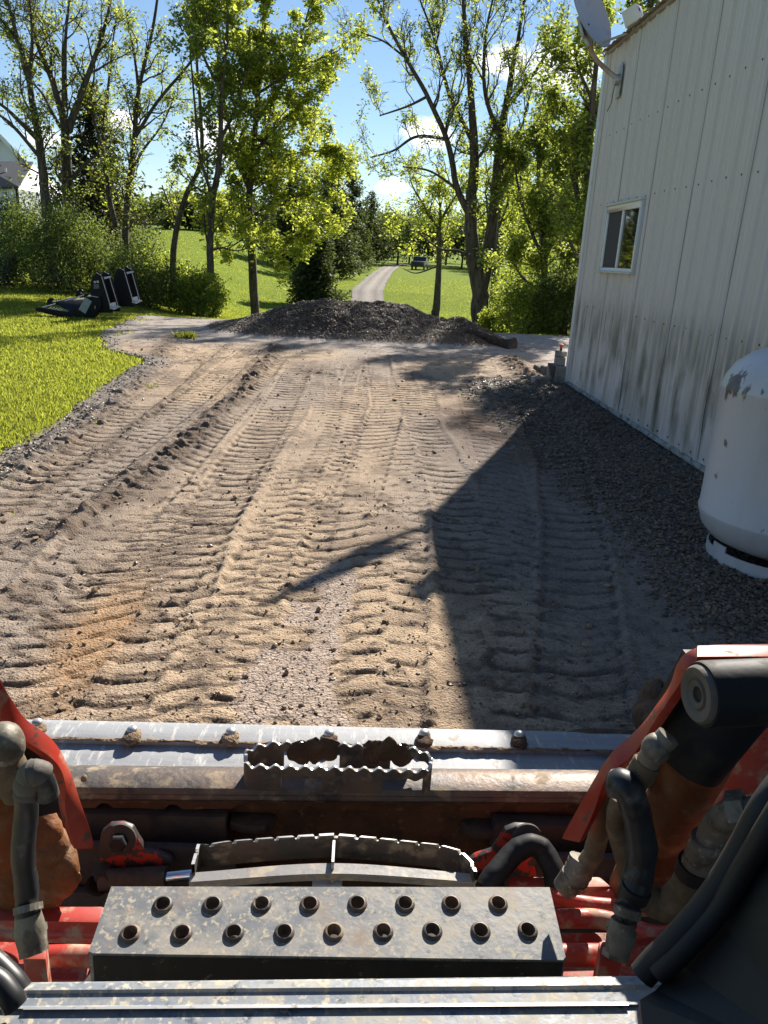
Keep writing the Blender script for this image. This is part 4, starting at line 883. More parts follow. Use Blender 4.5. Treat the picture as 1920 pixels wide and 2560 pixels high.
rb = P(836, 2085, z=zt_+.005); mb = MB(); mb.box((rb[0]-.0025, ty0-.005, zt_-.045), (rb[0]+.0025, tf-.004, zt_+.004)); mb.build('centre_rib', M['bright'], tray)
mb = MB(); mb.box((tw[0]+.01, ty0-.06, zt_-.14), (tw[1]-.01, ty0+.06, zt_-.12)); mb.build('tray_floor', M['backp'], tray)
# glimpse of chromed pipe ends under the bar
mb = MB(); p_ = P(840, 2206, z=.27); mb.box((p_[0]-.045, p_[1]-.01, .262), (p_[0]+.012, p_[1]+.012, .272)); mb.build('small_bracket', M['bright'], tray, bevel=.002)

# main perforated step
pn = np.array([0, -math.sin(R(9)), math.cos(R(9))]); pn = pn/np.linalg.norm(pn); p0 = P(830, 2372, z=.405)
def S2(a, b): return Ppl(a, b, p0, pn)
out = [S2(278, 2216), S2(1374, 2218), S2(1414, 2392), S2(1408, 2400), S2(232, 2383), S2(222, 2378)]
holes = [(352, 1955), (459, 1955), (565, 1954), (669, 1954), (772, 1953), (875, 1953), (975, 1953), (1076, 1953), (281, 2018), (393, 2017), (505, 2016), (614, 2015), (721, 2014), (828, 2013), (934, 2012), (1038, 2012), (1140, 2011)]
hr = .0112; ux = np.array([1., .02, 0]); ux -= pn*(ux@pn); ux /= np.linalg.norm(ux); uy = np.cross(pn, ux)
hc = [S2(a*1.15732, b*1.15732) for a, b in holes]
bm = bmesh.new(); es = []
for lp_ in [out]+[[c+hr*(ux*math.cos(t)+uy*math.sin(t)) for t in np.linspace(0, 2*math.pi, 25)[:-1]] for c in hc]:
    vs = [bm.verts.new(tuple(p)) for p in lp_]; es += [bm.edges.new((vs[i_], vs[(i_+1) % len(vs)])) for i_ in range(len(vs))]
bmesh.ops.triangle_fill(bm, use_beauty=True, use_dissolve=False, edges=es, normal=tuple(pn))
bm.verts.index_update(); V = np.array([v.co[:] for v in bm.verts]); FT_ = [tuple(v.index for v in f.verts) for f in bm.faces]
FT_ = [f for f in FT_ if min(np.linalg.norm(V[list(f)].mean(0)-c) for c in hc) > hr*.98]; bm.free()
mb = MB(); mb.add(V, FT_); mb.add(V-pn*.005, [f[::-1] for f in FT_])
no = len(out); ap = np.array(out)
# folded front, rear and side flanges
dn_ = np.array([0, -.004, -.085])
q = [ap[5], ap[4], ap[3], ap[2]]
for i_ in range(no):
    a, b = ap[i_], ap[(i_+1) % no]; mb.grid(np.array([[a, b], [a+dn_*.15+np.array([0, 0, -.001]), b+dn_*.15+np.array([0, 0, -.001])], [a+dn_, b+dn_]]))
stp = mb.build('front_step', M['step'], sk, smooth=False)
fb = MB(); a, b = ap[4]+np.array([0, -.0015, 0]), ap[3]+np.array([0, -.0015, 0]); fb.grid(np.array([[a+dn_*.05, b+dn_*.05], [a+dn_*.5, b+dn_*.5], [a+dn_, b+dn_]])); fb.build('step_face', M['face'], stp)  # dark overlay sheet, shade painted on the front flange
for c in hc:
    MB().lathe([(hr+.0050, -.0005), (hr+.0038, .0025), (hr+.0014, .0045), (hr, .0048), (hr-.0010, .003), (hr-.0012, -.02)], c, pn, 32).build('hole_collar', M['lip'], stp, smooth=True)
mb = MB(); mb.box((-.42, ap[0][1]-.16, .22), (.42, ap[0][1]+.01, .235)); mb.build('under_shield', M['backp'], stp)
c = P(1290, 2420, z=.36); MB().lathe([(.018, 0), (.018, .012), (.010, .012), (.010, .03)], c+np.array([0, -.005, 0]), (0, -1, .2), 18).build('bolt', M['fit'], stp, smooth=True)

# sill right under the camera
SZ = .585
def sl(yl, yr, z, xr=1720, xl=-160): return (xl, yl+(xl-140)*(yr-yl)/1440, xr, yr+(xr-1580)*(yr-yl)/1440, z)
sill = strip([sl(2456, 2441, SZ-.030), sl(2455, 2440, SZ-.006), sl(2459, 2444, SZ), sl(2475, 2462, SZ+.001), sl(2484, 2473, SZ-.003), sl(2514, 2503, SZ-.004), sl(2518, 2507, SZ+.003), sl(2521, 2511, SZ+.003), sl(2524, 2515, SZ-.0005), sl(2680, 2665, SZ-.002)], .012, 'cab_sill', M['sill'], sk, nx=4, bevel=0)
mb = MB(); a, b = P(60, 2518.6, z=SZ+.0036), P(1570, 2508, z=SZ+.0036); mb.quadbox([a, b, b+np.array([0, -.003, 0]), a+np.array([0, -.003, 0])], (0, 0, .0006)); mb.build('worn_ridge', M['bright'], sill)

# red tubes and blocks either side of the step
def tb(pts, r, name='cross_tube', m='red', k=16, par=None):
    q = spl(pts, 44); r = (float(r) if not isinstance(r, list) else r[0])*np.ones(44)
    if 'hose' in name or 'sleeve' in name: r = r*(1+.05*fbm(np.arange(44)*.55, np.full(44, q[0, 0]*50), 3, 9)+.04*(np.arange(44) % 11 == 5)); q = q+.0035*np.stack([fbm(np.arange(44)*.16, np.full(44, q[0, 0]*31+c), 2, 12) for c in range(3)], 1)
    return MB().tube(q, r, k).build(name, M[m], par or sk, smooth=True)
mb = MB(); mb.quadbox([P(-120, 2264, z=.30), P(262, 2264, z=.30), P(258, 2306, z=.30), P(-120, 2300, z=.30)], (0, 0, -.05)); mb.build('red_rail', M['red'], sk, bevel=.006)
mb = MB(); mb.quadbox([P(1272, 2190, z=.30), P(1500, 2190, z=.30), P(1530, 2216, z=.30), P(1268, 2221, z=.30)], (0, 0, -.05)); mb.build('red_rail', M['red'], sk, bevel=.006)
tb([P(-100, 2330, z=.27), P(120, 2330, z=.27), P(270, 2330, z=.27)], .012)
mb = MB(); mb.quadbox([P(-120, 2318, z=.22), P(285, 2318, z=.22), P(285, 2450, z=.22), P(-120, 2450, z=.22)], (0, 0, -.03)); mb.build('red_deck', M['red'], sk, bevel=.004)
mb = MB(); mb.quadbox([P(70, 2322, z=.225), P(262, 2322, z=.225), P(250, 2345, z=.225), P(80, 2342, z=.225)], (0, 0, .008)); mb.build('settled_dust', M['mud'], sk, bevel=.002)
tb([P(105, 2392, z=.33), P(170, 2390, z=.33), P(260, 2392, z=.33)], .0165)
def manifold(x0, y0, x1, y1, z, hh):
    mb = MB(); a = P(x0, y0, z=z); b = P(x1, y0, z=z); c = P(x1-3, y1, z=z); d = P(x0+2, y1, z=z); mb.quadbox([a, b, c, d], (0, 0, -hh)); return mb.build('valve_block', M['red'], sk, bevel=.004)
manifold(55, 2352, 118, 2398, .40, .09); manifold(1497, 2352, 1560, 2400, .40, .09)
mb = MB(); mb.quadbox([P(1400, 2330, z=.22), P(1800, 2330, z=.22), P(1800, 2460, z=.22), P(1400, 2460, z=.22)], (0, 0, -.03)); mb.build('red_deck', M['red'], sk, bevel=.004)
tb([P(1380, 2240, z=.30), P(1460, 2258, z=.30), P(1540, 2266, z=.30), P(1640, 2272, z=.32), P(1700, 2262, z=.36)], .013)
tb([P(1372, 2222, z=.28), P(1480, 2232, z=.28), P(1600, 2238, z=.30)], .010)
tb([P(1390, 2296, z=.32), P(1500, 2298, z=.32), P(1580, 2322, z=.33), P(1660, 2340, z=.36), P(1735, 2310, z=.40), P(1790, 2230, z=.46), P(1850, 2120, z=.53), P(1890, 2000, z=.60)], .016)
tb([P(1700, 2330, z=.40), P(1760, 2240, z=.46), P(1815, 2130, z=.53), P(1850, 2030, z=.60)], .013)
tb([P(1395, 2388, z=.34), P(1450, 2388, z=.34), P(1500, 2388, z=.34)], .0175); tb([P(1555, 2382, z=.36), P(1640, 2378, z=.36), P(1720, 2375, z=.38)], .020)

# ---- lift arms: folded guard plates whose inner edge faces us
def arm(far, near, yf, yn, name='lift_arm'):
    L = lambda pts: np.concatenate([[0], np.cumsum(np.linalg.norm(np.diff(np.array(pts, float), axis=0), axis=1))])
    def samp(pts, n=60):
        pts = np.array(pts, float); l = L(pts)/L(pts)[-1]; t = np.linspace(0, 1, n); q = np.stack([np.interp(t, l, pts[:, 0]), np.interp(t, l, pts[:, 1])], 1)
        k = np.ones(5)/5; qq = q.copy()
        for _ in range(2): qq[2:-2] = np.stack([np.convolve(qq[:, 0], k, 'valid'), np.convolve(qq[:, 1], k, 'valid')], 1)
        return qq
    a, b = samp(far), samp(near); A = np.array([P(p[0], p[1], y=yf(i/59)) for i, p in enumerate(a)]); B = np.array([P(p[0], p[1], y=yn(i/59)) for i, p in enumerate(b)])
    Mi = (A+B)/2; T = np.gradient(A, axis=0); N = np.cross(T, B-A); N /= np.linalg.norm(N, axis=1)[:, None]; N *= .014
    mb = MB(); mb.grid(np.stack([A, Mi, B])); mb.grid(np.stack([B+N, Mi+N, A+N])); mb.grid(np.stack([A+N, A])); mb.grid(np.stack([B, B+N]))
    for e in (0, -1): mb.grid(np.array([[A[e], Mi[e], B[e]], [A[e]+N[e], Mi[e]+N[e], B[e]+N[e]]]))
    return mb.build(name, M['redarm'], sk, smooth=True, bevel=.0015)
farR = [(1404, 2097), (1416, 2066), (1441, 2029), (1461, 1988), (1495, 1931), (1505, 1911), (1529, 1877), (1563, 1847), (1596, 1825), (1608, 1810), (1640, 1759), (1664, 1732), (1692, 1691), (1679, 1671), (1684, 1656), (1708, 1631), (1735, 1614), (1779, 1611), (1990, 1609)]
nearR = [(1448, 2107), (1475, 2053), (1495, 2005), (1505, 1951), (1536, 1918), (1576, 1904), (1644, 1789), (1657, 1769), (1684, 1732), (1714, 1691), (1718, 1668), (1741, 1647), (1765, 1650), (1785, 1652), (1990, 1650)]
ra = arm(farR, nearR, lambda t: 1.02-.03*t, lambda t: .995-.03*t)
farL = [(222, 2108), (225, 2090), (197, 2025), (173, 1978), (156, 1931), (139, 1902), (127, 1871), (110, 1845), (75, 1817), (46, 1800), (30, 1772), (17, 1743), (0, 1717), (-40, 1640), (-110, 1570)]
nearL = [(176, 2108), (156, 2055), (145, 2012), (143, 1960), (127, 1920), (100, 1890), (65, 1868), (30, 1850), (0, 1830), (-30, 1790), (-60, 1740), (-120, 1660)]
la = arm(farL, nearL, lambda t: 1.02-.03*t, lambda t: .995-.03*t)
zf_ = P(1779, 1612, y=.96)[2]
mb = MB(); mb.quadbox([P(1742, 1641, z=zf_), P(1990, 1641, z=zf_), P(1990, 1612, z=zf_), P(1742, 1612, z=zf_)], (0, 0, -.010)); mb.build('top_flange', M['redarm'], ra, bevel=.003)
# inner web of the arms, black to paint in the arms' own shade
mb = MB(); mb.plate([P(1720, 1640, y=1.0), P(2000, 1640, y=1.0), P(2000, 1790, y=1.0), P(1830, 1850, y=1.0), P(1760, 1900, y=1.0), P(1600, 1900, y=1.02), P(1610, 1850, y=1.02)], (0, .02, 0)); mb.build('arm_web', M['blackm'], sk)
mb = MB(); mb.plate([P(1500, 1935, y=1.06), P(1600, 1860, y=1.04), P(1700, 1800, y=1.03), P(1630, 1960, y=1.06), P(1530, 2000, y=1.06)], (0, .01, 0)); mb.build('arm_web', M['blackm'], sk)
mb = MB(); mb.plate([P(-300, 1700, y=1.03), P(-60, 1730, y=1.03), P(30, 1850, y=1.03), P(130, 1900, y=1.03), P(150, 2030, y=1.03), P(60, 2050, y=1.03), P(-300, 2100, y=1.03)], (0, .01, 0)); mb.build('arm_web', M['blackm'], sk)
# lit red lower arm further out on the right
mb = MB(); mb.plate([P(1960, 1700, y=1.12), P(1852, 1850, y=1.12), P(1800, 1930, y=1.12), P(1760, 2040, y=1.12), P(1740, 2200, y=1.12), P(1700, 2330, y=1.12), P(1980, 2330, y=1.12)], (0, .02, 0)); mb.build('lower_arm', M['red'], sk, bevel=.003)
# big tilt cylinders
def frust(p, q, r0, r1, name, m, par=None, k=28): 
    p = np.array(p); q = np.array(q); return MB().tube([p+(q-p)*t for t in np.linspace(0, 1, 8)], np.interp(np.linspace(0, 1, 8), [0, 1], [r0, r1]), k).build(name, M[m], par or sk, smooth=True)
tc_ = frust(P(1790, 1800, y=.99), P(1585, 2225, y=1.12), .052, .046, 'tilt_cylinder', 'ochre')
frust(P(1835, 1745, y=.985), P(1722, 1900, y=1.0), .058, .054, 'cylinder_end', 'blackm', tc_)
pc = P(1752, 1736, y=.88); axp = np.array([-.985, -.13, .0]); axp /= np.linalg.norm(axp)
MB().lathe([(.001, .0), (.043, 0), (.045, -.006), (.045, -.30), (.001, -.30)], pc+axp*0, axp, 40).build('pivot_boss', M['blackm'], tc_, smooth=True)
MB().lathe([(.010, -.004), (.011, .004), (.018, .007), (.021, .003), (.024, .006), (.036, .007), (.039, .003), (.040, -.002)], pc+axp*.001, axp, 40).build('pin_cap', M['cap'], tc_, smooth=True)
MB().lathe([(.001, .0005), (.010, .0005)], pc+axp*.001, axp, 20).build('pin_socket', M['cab'], tc_)
# elbow, sleeve and hoses on the right
e0 = P(1640, 1872, y=.93); V_, F_ = lump(e0, .021, .021, .024, 51, 3, .05); eb = MB().add(V_, F_)
eb.tube(spl([P(1672, 1840, y=.93), P(1655, 1858, y=.93), e0, P(1620, 1905, y=.94)], 14), [.017]*14, 18); eb.build('hose_elbow', M['fit'], tc_, smooth=True)
hz = tb([P(1618, 1905, y=.94), P(1600, 1935, y=.95), P(1580, 1965, y=.97)], .020, 'hose_sleeve', 'sleeve')
tb([P(1575, 1960, y=1.0), P(1520, 1975, y=1.02), P(1500, 2040, y=1.03), P(1492, 2110, y=1.04), P(1470, 2160, y=1.05), P(1436, 2200, y=1.06)], .017, 'hydraulic_hose', 'sleeve')
tb([P(1555, 1990, y=.97), P(1540, 2060, y=.99), P(1560, 2150, y=1.0), P(1570, 2220, y=1.0)], .016, 'hydraulic_hose', 'sleeve')
hh = tb([P(1535, 1962, y=.95), P(1566, 1968, y=.93), P(1588, 2030, y=.92), P(1604, 2110, y=.91), P(1596, 2190, y=.90), P(1580, 2235, y=.89)], .022, 'hydraulic_hose', 'hose')
tb([P(1582, 2222, y=.89), P(1572, 2260, y=.88), P(1562, 2310, y=.87)], .0165, 'hydraulic_hose', 'hose')
MB().tube([P(1592, 2218, y=.888), P(1582, 2240, y=.888)], .0225, 18).build('clamp', M['cab'], hh, smooth=True)
ft = MB().tube([P(1558, 2300, y=.87), P(1552, 2345, y=.86), P(1542, 2385, y=.85)], [.018, .021, .018], 10).build('hose_fitting', M['fit'], hh, smooth=True)
MB().tube([P(1434, 2188, y=1.06), P(1412, 2222, y=1.06)], .022, 14).build('hose_fitting', M['fit'], sk, smooth=True)
tb([P(1460, 2150, y=1.06), P(1440, 2185, y=1.06), P(1425, 2210, y=1.06)], .024, 'hose_sleeve', 'fit')
gh2 = tb([P(1925, 2030, y=.86), P(1850, 2030, y=.88), P(1810, 2045, y=.90), P(1785, 2075, y=.92), P(1760, 2140, y=.93), P(1735, 2170, y=.94)], [.021]*20, 'steel_elbow', 'fit')
MB().tube([P(1825, 2028, y=.886), P(1868, 2024, y=.876)], .028, 6).build('elbow_nut', M['fit'], gh2)
tb([P(1772, 2095, y=.925), P(1748, 2150, y=.935), P(1738, 2175, y=.94)], .025, 'hose_sleeve', 'fit')
MB().tube([P(1740, 2158, y=.938), P(1730, 2186, y=.942)], .027, 20).build('clamp', M['cab'], gh2, smooth=True)
tb([P(1735, 2178, y=.94), P(1700, 2235, y=.95), P(1660, 2262, y=.96), P(1620, 2245, y=.97), P(1600, 2215, y=.98)], .025, 'hydraulic_hose', 'sleeve')
# arched sleeve hose in the middle right
tb([P(1215, 2225, z=.30), P(1245, 2180, z=.32), P(1285, 2130, z=.34), P(1325, 2113, z=.35), P(1362, 2130, z=.34), P(1383, 2175, z=.32), P(1390, 2220, z=.30)], .021, 'hydraulic_hose', 'blackm')
# left side: elbow, sleeve, orange boot, braided hose
V_, F_ = lump(P(8, 1862, y=.92), .029, .029, .034, 55, 3, .05); MB().add(V_, F_).build('hose_elbow', M['fit'], sk, smooth=True)
tb([P(5, 1890, y=.92), P(25, 1930, y=.93), P(50, 1975, y=.95)], .026, 'hose_sleeve', 'sleeve')
frust(P(-120, 1850, y=.95), P(70, 2215, y=1.10), .060, .058, 'tilt_cylinder', 'ochre')
bt = MB()
for i_, (px, py, r0) in enumerate(((95, 2080, .040), (110, 2120, .045), (125, 2160, .045), (140, 2195, .036), (165, 2190, .026), (110, 2225, .040))): V_, F_ = lump(P(px, py, y=1.06), r0, r0*.8, r0*1.1, 60+i_); bt.add(V_, F_)
bt.build('torn_boot', M['ochre'], sk, smooth=True)
lh = tb([P(118, 1990, y=.86), P(108, 1945, y=.86), P(88, 1930, y=.86), P(72, 1960, y=.86), P(66, 2030, y=.86), P(62, 2120, y=.85), P(66, 2210, y=.84), P(70, 2290, y=.83)], .0155, 'hydraulic_hose', 'hose')
tb([P(104, 1936, y=.855), P(88, 1926, y=.855), P(74, 1950, y=.855), P(68, 1990, y=.855)], .0172, 'braided_sleeve', 'cap')
MB().tube([P(110, 1985, y=.86), P(136, 1964, y=.88)], .006, 10).build('hose_tie', M['fit'], lh, smooth=True)
MB().tube([P(70, 2285, y=.83), P(76, 2330, y=.82), P(84, 2378, y=.81)], [.017, .021, .018], 10).build('hose_fitting', M['fit'], lh, smooth=True)
# cable pair, bottom left
tb([P(-60, 2370, z=.64), P(-10, 2410, z=.63), P(30, 2450, z=.62), P(52, 2480, z=.61)], .013, 'cable', 'hose'); tb([P(-60, 2425, z=.64), P(-5, 2455, z=.63), P(25, 2490, z=.62), P(40, 2515, z=.61)], .013, 'cable', 'hose')
# door seal and cab corner, bottom right
tb([P(2000, 1900, z=.90), P(1915, 2010, z=.86), P(1850, 2130, z=.80), P(1775, 2250, z=.74), P(1690, 2350, z=.69), P(1640, 2400, z=.66), P(1605, 2440, z=.64)], .015, 'door_seal', 'cab')
tb([P(1985, 1960, z=.90), P(1925, 2060, z=.86), P(1862, 2165, z=.80), P(1795, 2275, z=.74), P(1708, 2375, z=.69), P(1645, 2435, z=.655)], .012, 'door_seal', 'cab')
mb = MB(); mb.plate([P(1990, 1990, z=.88), P(1880, 2180, z=.79), P(1800, 2300, z=.72), P(1700, 2410, z=.66), P(1640, 2475, z=.64), P(1600, 2500, z=.635), P(1620, 2700, z=.62), P(2100, 2700, z=.75)], (0, 0, -.02)); mb.build('cab_corner', M['cab'], sk)
mb = MB(); mb.box((.47, -1.1, .45), (.52, .50, .95)); mb.build('cab_side', M['cab'], sk)
mb = MB(); mb.box((-.52, -1.1, .45), (-.47, .40, .95)); mb.build('cab_side', M['cab'], sk)
mb = MB(); mb.box((-.52, -1.15, .4), (.52, -1.1, 1.95)); mb.build('cab_rear', M['cab'], sk)
for x_ in (-.50, .50): MB().tube([(x_, -1.1, .9), (x_, -1.1, 1.93)], .03, 10).build('cab_post', M['cab'], sk, smooth=True)
mb = MB(); mb.box((-.54, -1.15, 1.9), (.54, .50, 1.96)); mb.build('cab_roof', M['cab'], sk, bevel=.01)
mb = MB(); mb.box((-.47, -1.1, .40), (.47, .52, .43)); mb.build('cab_floor', M['cab'], sk)

# ================================================================== trees
def unit(v): return v/(np.linalg.norm(v)+1e-12)
class Tubes:
    def __init__(s): s.V = []; s.F = []; s.n = 0
    def add(s, pts, r, k):
        pts = np.asarray(pts, float); n = len(pts); r = np.asarray(r, float)
        T = np.gradient(pts, axis=0); T /= np.linalg.norm(T, axis=1)[:, None]+1e-12
        ref = np.array([0, 0, 1.]) if abs(T[0, 2]) < .8 else np.array([1., 0, 0])
        N = np.cross(T, ref); N /= np.linalg.norm(N, axis=1)[:, None]+1e-9; B = np.cross(T, N)
        a = np.arange(k)*2*math.pi/k
        V = pts[:, None]+r[:, None, None]*(np.cos(a)[None, :, None]*N[:, None]+np.sin(a)[None, :, None]*B[:, None])
        i, j = np.meshgrid(np.arange(n-1), np.arange(k), indexing='ij'); i = i.ravel(); j = j.ravel(); j2 = (j+1) % k
        s.F.append(np.stack([i*k+j, i*k+j2, (i+1)*k+j2, (i+1)*k+j], 1)+s.n); s.V.append(V.reshape(-1, 3)); s.n += n*k
    def build(s, name, m, par): return npmesh(name, np.vstack(s.V), np.vstack(s.F), m, par, True)
def leaves(name, P0, size, m, par, r, flat=.5, asp=.55, per=1, spread=0.):
    P0 = np.repeat(np.asarray(P0), per, 0); n = len(P0)
    if n == 0: return
    if spread: P0 = P0+r.normal(0, spread, (n, 3))
    a = r.normal(size=(n, 3)); a[:, 2] *= flat; a[:, 2] -= .25; a /= np.linalg.norm(a, axis=1)[:, None]
    b = np.cross(a, r.normal(size=(n, 3))); b /= np.linalg.norm(b, axis=1)[:, None]; c = np.cross(a, b)
    s = (size*r.uniform(.6, 1.3, n))[:, None]
    V = np.stack([P0, P0+a*s*.55+b*s*asp*.5+c*s*.06, P0+a*s, P0+a*s*.55-b*s*asp*.5+c*s*.06], 1).reshape(-1, 3)
    F = np.arange(4*n).reshape(-1, 4)
    return npmesh(name, V, F, m, par, False)
def wander(p, d, L, n, r, up=.15, jit=.22):
    pts = [p]; d = unit(d)
    for i in range(n):
        d = unit(d+r.normal(0, jit, 3)+np.array([0, 0, up])); pts.append(pts[-1]+d*L/n)
    return np.array(pts)
def tree(name, label, base, limbs, m_leaf, seed, lab=None, bark='bark', cat='tree', group=None, n1=9, n2=7, n3=5, l1=2.2, leafsize=.10, leafn=5, spread=.10, bare=0., up=.12, zmin=0., density=1.0, l2r=.5, ang=(.6, 1.1)):
    """limbs: list of (points, r0, r1) explicit trunk and limbs; smaller branches, twigs and leaves grow from them"""
    r = np.random.default_rng(seed); T = Tubes(); L = []
    root = thing(name, tuple(base), label, cat, group)
    for pts, r0, r1 in limbs:
        q = spl(pts, max(10, len(pts)*5)); n = len(q); rad = np.interp(np.linspace(0, 1, n), [0, .08, 1], [r0*1.25 if q is limbs[0] else r0, r0, r1]); wig = np.cumsum(r.normal(0, 1, (n, 3)), 0)*r0*.06; wig -= np.linspace(0, 1, n)[:, None]*wig[-1]; q = q+wig*np.array([1, 1, 0])
        T.add(q, rad, 9)
        seg = np.linalg.norm(np.diff(q, axis=0), axis=1); ln = seg.sum()
        m1 = max(2, int(n1*ln/4*density))
        for _ in range(m1):
            t = r.uniform(.12, 1.0); i = min(int(t*(n-1)), n-2); p = q[i]+(q[i+1]-q[i])*((t*(n-1))-i)
            if p[2] < zmin: continue
            tg = unit(q[i+1]-q[i]); side = unit(np.cross(tg, r.normal(size=3))); al = r.uniform(*ang)
            b1 = l1*r.uniform(.45, 1.15)*(1-.45*t); B1 = wander(p, tg*math.cos(al)+side*math.sin(al), b1, 7, r, up); rr = min(rad[i]*.5, .012+.016*b1)
            T.add(B1, np.linspace(rr, rr*.25, 8), 5)
            for _ in range(n2):
                u = r.uniform(.2, 1); k = min(int(u*7), 6); p2 = B1[k]+(B1[k+1]-B1[k])*(u*7-k); tg2 = unit(B1[k+1]-B1[k]); sd2 = unit(np.cross(tg2, r.normal(size=3))); a2 = r.uniform(.4, 1.0)
                b2 = b1*l2r*r.uniform(.4, 1.1); B2 = wander(p2, tg2*math.cos(a2)+sd2*math.sin(a2), b2, 5, r, up*.8); T.add(B2, np.linspace(max(rr*.35, .006), .004, 6), 4)
                isbare = r.uniform() < bare
                if not isbare:
                    for _ in range(leafn): w_ = r.uniform(.25, 1.05); kk_ = min(int(w_*5), 4); L.append(B2[kk_]+(B2[kk_+1]-B2[kk_])*(w_*5-kk_))
                for _ in range(n3):
                    u3 = r.uniform(.3, 1); k3 = min(int(u3*5), 4); p3 = B2[k3]; tg3 = unit(B2[k3+1]-B2[k3]); B3 = wander(p3, tg3+r.normal(0, .6, 3), b2*.45*r.uniform(.4, 1.2), 3, r, up*.5); T.add(B3, np.linspace(.005, .003, 4), 3)
                    if not isbare:
                        for _ in range(leafn): L.append(B3[r.integers(1, 4)])
    T.build('trunk', M[bark], root)
    if L: leaves('crown', np.array(L), leafsize, M[m_leaf], root, r, spread=spread)
    return root
def PL(y, *pp, dy=0.):                         # display-pixel polyline at distance y (dy: drift away along the limb)
    n = len(pp); return [D(a, b, y=y+dy*i/max(1, n-1)) for i, (a, b) in enumerate(pp)]
def dropbase(pts):                            # run the trunk down into the ground
    p = np.array(pts[0]); g = terr(p[0], p[1]); return [np.array([p[0], p[1], float(g)-.15])]+[np.array(q) for q in pts[(1 if p[2] < g+.3 else 0):]]
def mk(name, label, y, trunk, r0, limbs, leaf, seed, rtop=.03, **k):
    t = dropbase(PL(y, *trunk)); LS = [(t, r0, rtop)]
    for (pp, a, dy) in limbs: LS.append((PL(y, *pp, dy=dy), a, .02))
    return tree(name, label, t[0]+np.array([0, 0, .15]), LS, leaf, seed, **k)
# bright maple in the middle
mk('maple_tree', 'tall young maple with bright yellow-green leaves left of the millings pile', 26.5, [(553, 690), (545, 560), (541, 440), (548, 340), (560, 200), (570, 60), (578, -60)], .15,
   [([(545, 430), (520, 360), (490, 250), (470, 120), (462, 0)], .07, -1.5), ([(550, 330), (600, 270), (660, 220), (730, 170)], .06, .8), ([(556, 260), (610, 180), (650, 80), (680, -30)], .06, 1.2), ([(545, 470), (600, 430), (660, 420), (730, 400)], .05, -1), ([(560, 220), (520, 120), (500, 20)], .05, .5), ([(553, 300), (640, 330), (720, 320)], .05, -1.4), ([(545, 500), (500, 470), (450, 455)], .04, .8), ([(550, 400), (620, 360), (700, 370), (740, 350)], .045, 1.4), ([(545, 520), (600, 520), (660, 500), (710, 480)], .045, .8), ([(546, 510), (520, 520), (490, 540)], .03, -.8), ([(560, 200), (640, 150), (730, 110)], .04, -.6), ([(543, 520), (580, 545), (620, 540)], .03, -.9)],
   'maple', 11, n1=17, n2=9, n3=4, l1=1.6, leafsize=.125, leafn=5, spread=.07, zmin=.9, up=.06)
mk('maple_tree', 'slender dark-trunked maple just left of the bright maple', 24.5, [(458, 655), (455, 540), (460, 430), (475, 330), (480, 200), (490, 80), (500, -60)], .13,
   [([(460, 430), (430, 330), (420, 220), (410, 100)], .05, -1), ([(478, 300), (520, 200), (540, 60)], .05, 1), ([(480, 200), (440, 120), (420, 20)], .05, .4)], 'ash', 12, n1=10, n2=7, n3=4, l1=1.7, leafsize=.12, leafn=5, spread=.09, zmin=1.2)
mk('leaning_tree', 'thin leaning tree whose trunk curves up to the right behind the bushes', 26, [(372, 570), (378, 500), (400, 420), (430, 350), (432, 250), (425, 150), (430, 60)], .11,
   [([(400, 420), (440, 350), (480, 320)], .04, .5), ([(386, 480), (365, 440), (350, 400)], .03, .3)], 'sprout', 13, n1=6, n2=6, n3=4, l1=1.4, leafsize=.115, leafn=4, spread=.10, zmin=1.2)
mk('multi_stem_tree', 'thin multi-stemmed tree standing in front of the dark cedar', 27, [(272, 520), (280, 400), (290, 300), (300, 200), (330, 60), (350, -60)], .12,
   [([(250, 490), (232, 400), (222, 300), (235, 180), (250, 40)], .09, .6), ([(290, 300), (340, 220), (420, 120), (440, 20)], .06, -.6), ([(275, 420), (300, 340), (350, 270), (380, 200)], .05, .8), ([(225, 330), (200, 240), (205, 140)], .05, -.4), ([(300, 210), (290, 120), (270, 20)], .05, .2)], 'ash', 14, n1=11, n2=7, n3=4, l1=1.7, leafsize=.10, leafn=3, spread=.10, bare=.25, zmin=1.6)
mk('forked_tree', 'large dark forked tree behind the bushes at the left', 26, [(150, 440), (146, 330), (140, 260), (115, 170), (80, 80), (50, -40)], .19,
   [([(146, 285), (170, 220), (200, 140), (230, 50), (250, -50)], .12, .5), ([(140, 230), (140, 120), (150, 0)], .09, -.6), ([(146, 300), (110, 240), (90, 200), (60, 170)], .06, .7), ([(150, 390), (190, 350), (215, 330)], .07, .2), ([(120, 180), (90, 130), (40, 100)], .05, -.5)], 'sprout', 15, n1=10, n2=7, n3=4, l1=1.9, leafsize=.105, leafn=4, spread=.10, bare=.35, zmin=2.2)
mk('bare_limbed_tree', 'dark thin-leaved tree at the left edge beside the white house', 25, [(102, 465), (92, 360), (75, 250), (55, 150), (30, 60), (0, -40)], .16,
   [([(80, 300), (40, 260), (0, 225), (-60, 200)], .08, .4), ([(86, 340), (40, 285), (0, 250), (-50, 235)], .06, -.3), ([(62, 180), (70, 80), (60, -30)], .06, .3), ([(40, 90), (0, 40), (-50, 10)], .05, .3)], 'sprout', 16, n1=10, n2=7, n3=4, l1=1.7, leafsize=.105, leafn=4, spread=.10, bare=.4, zmin=2.2)
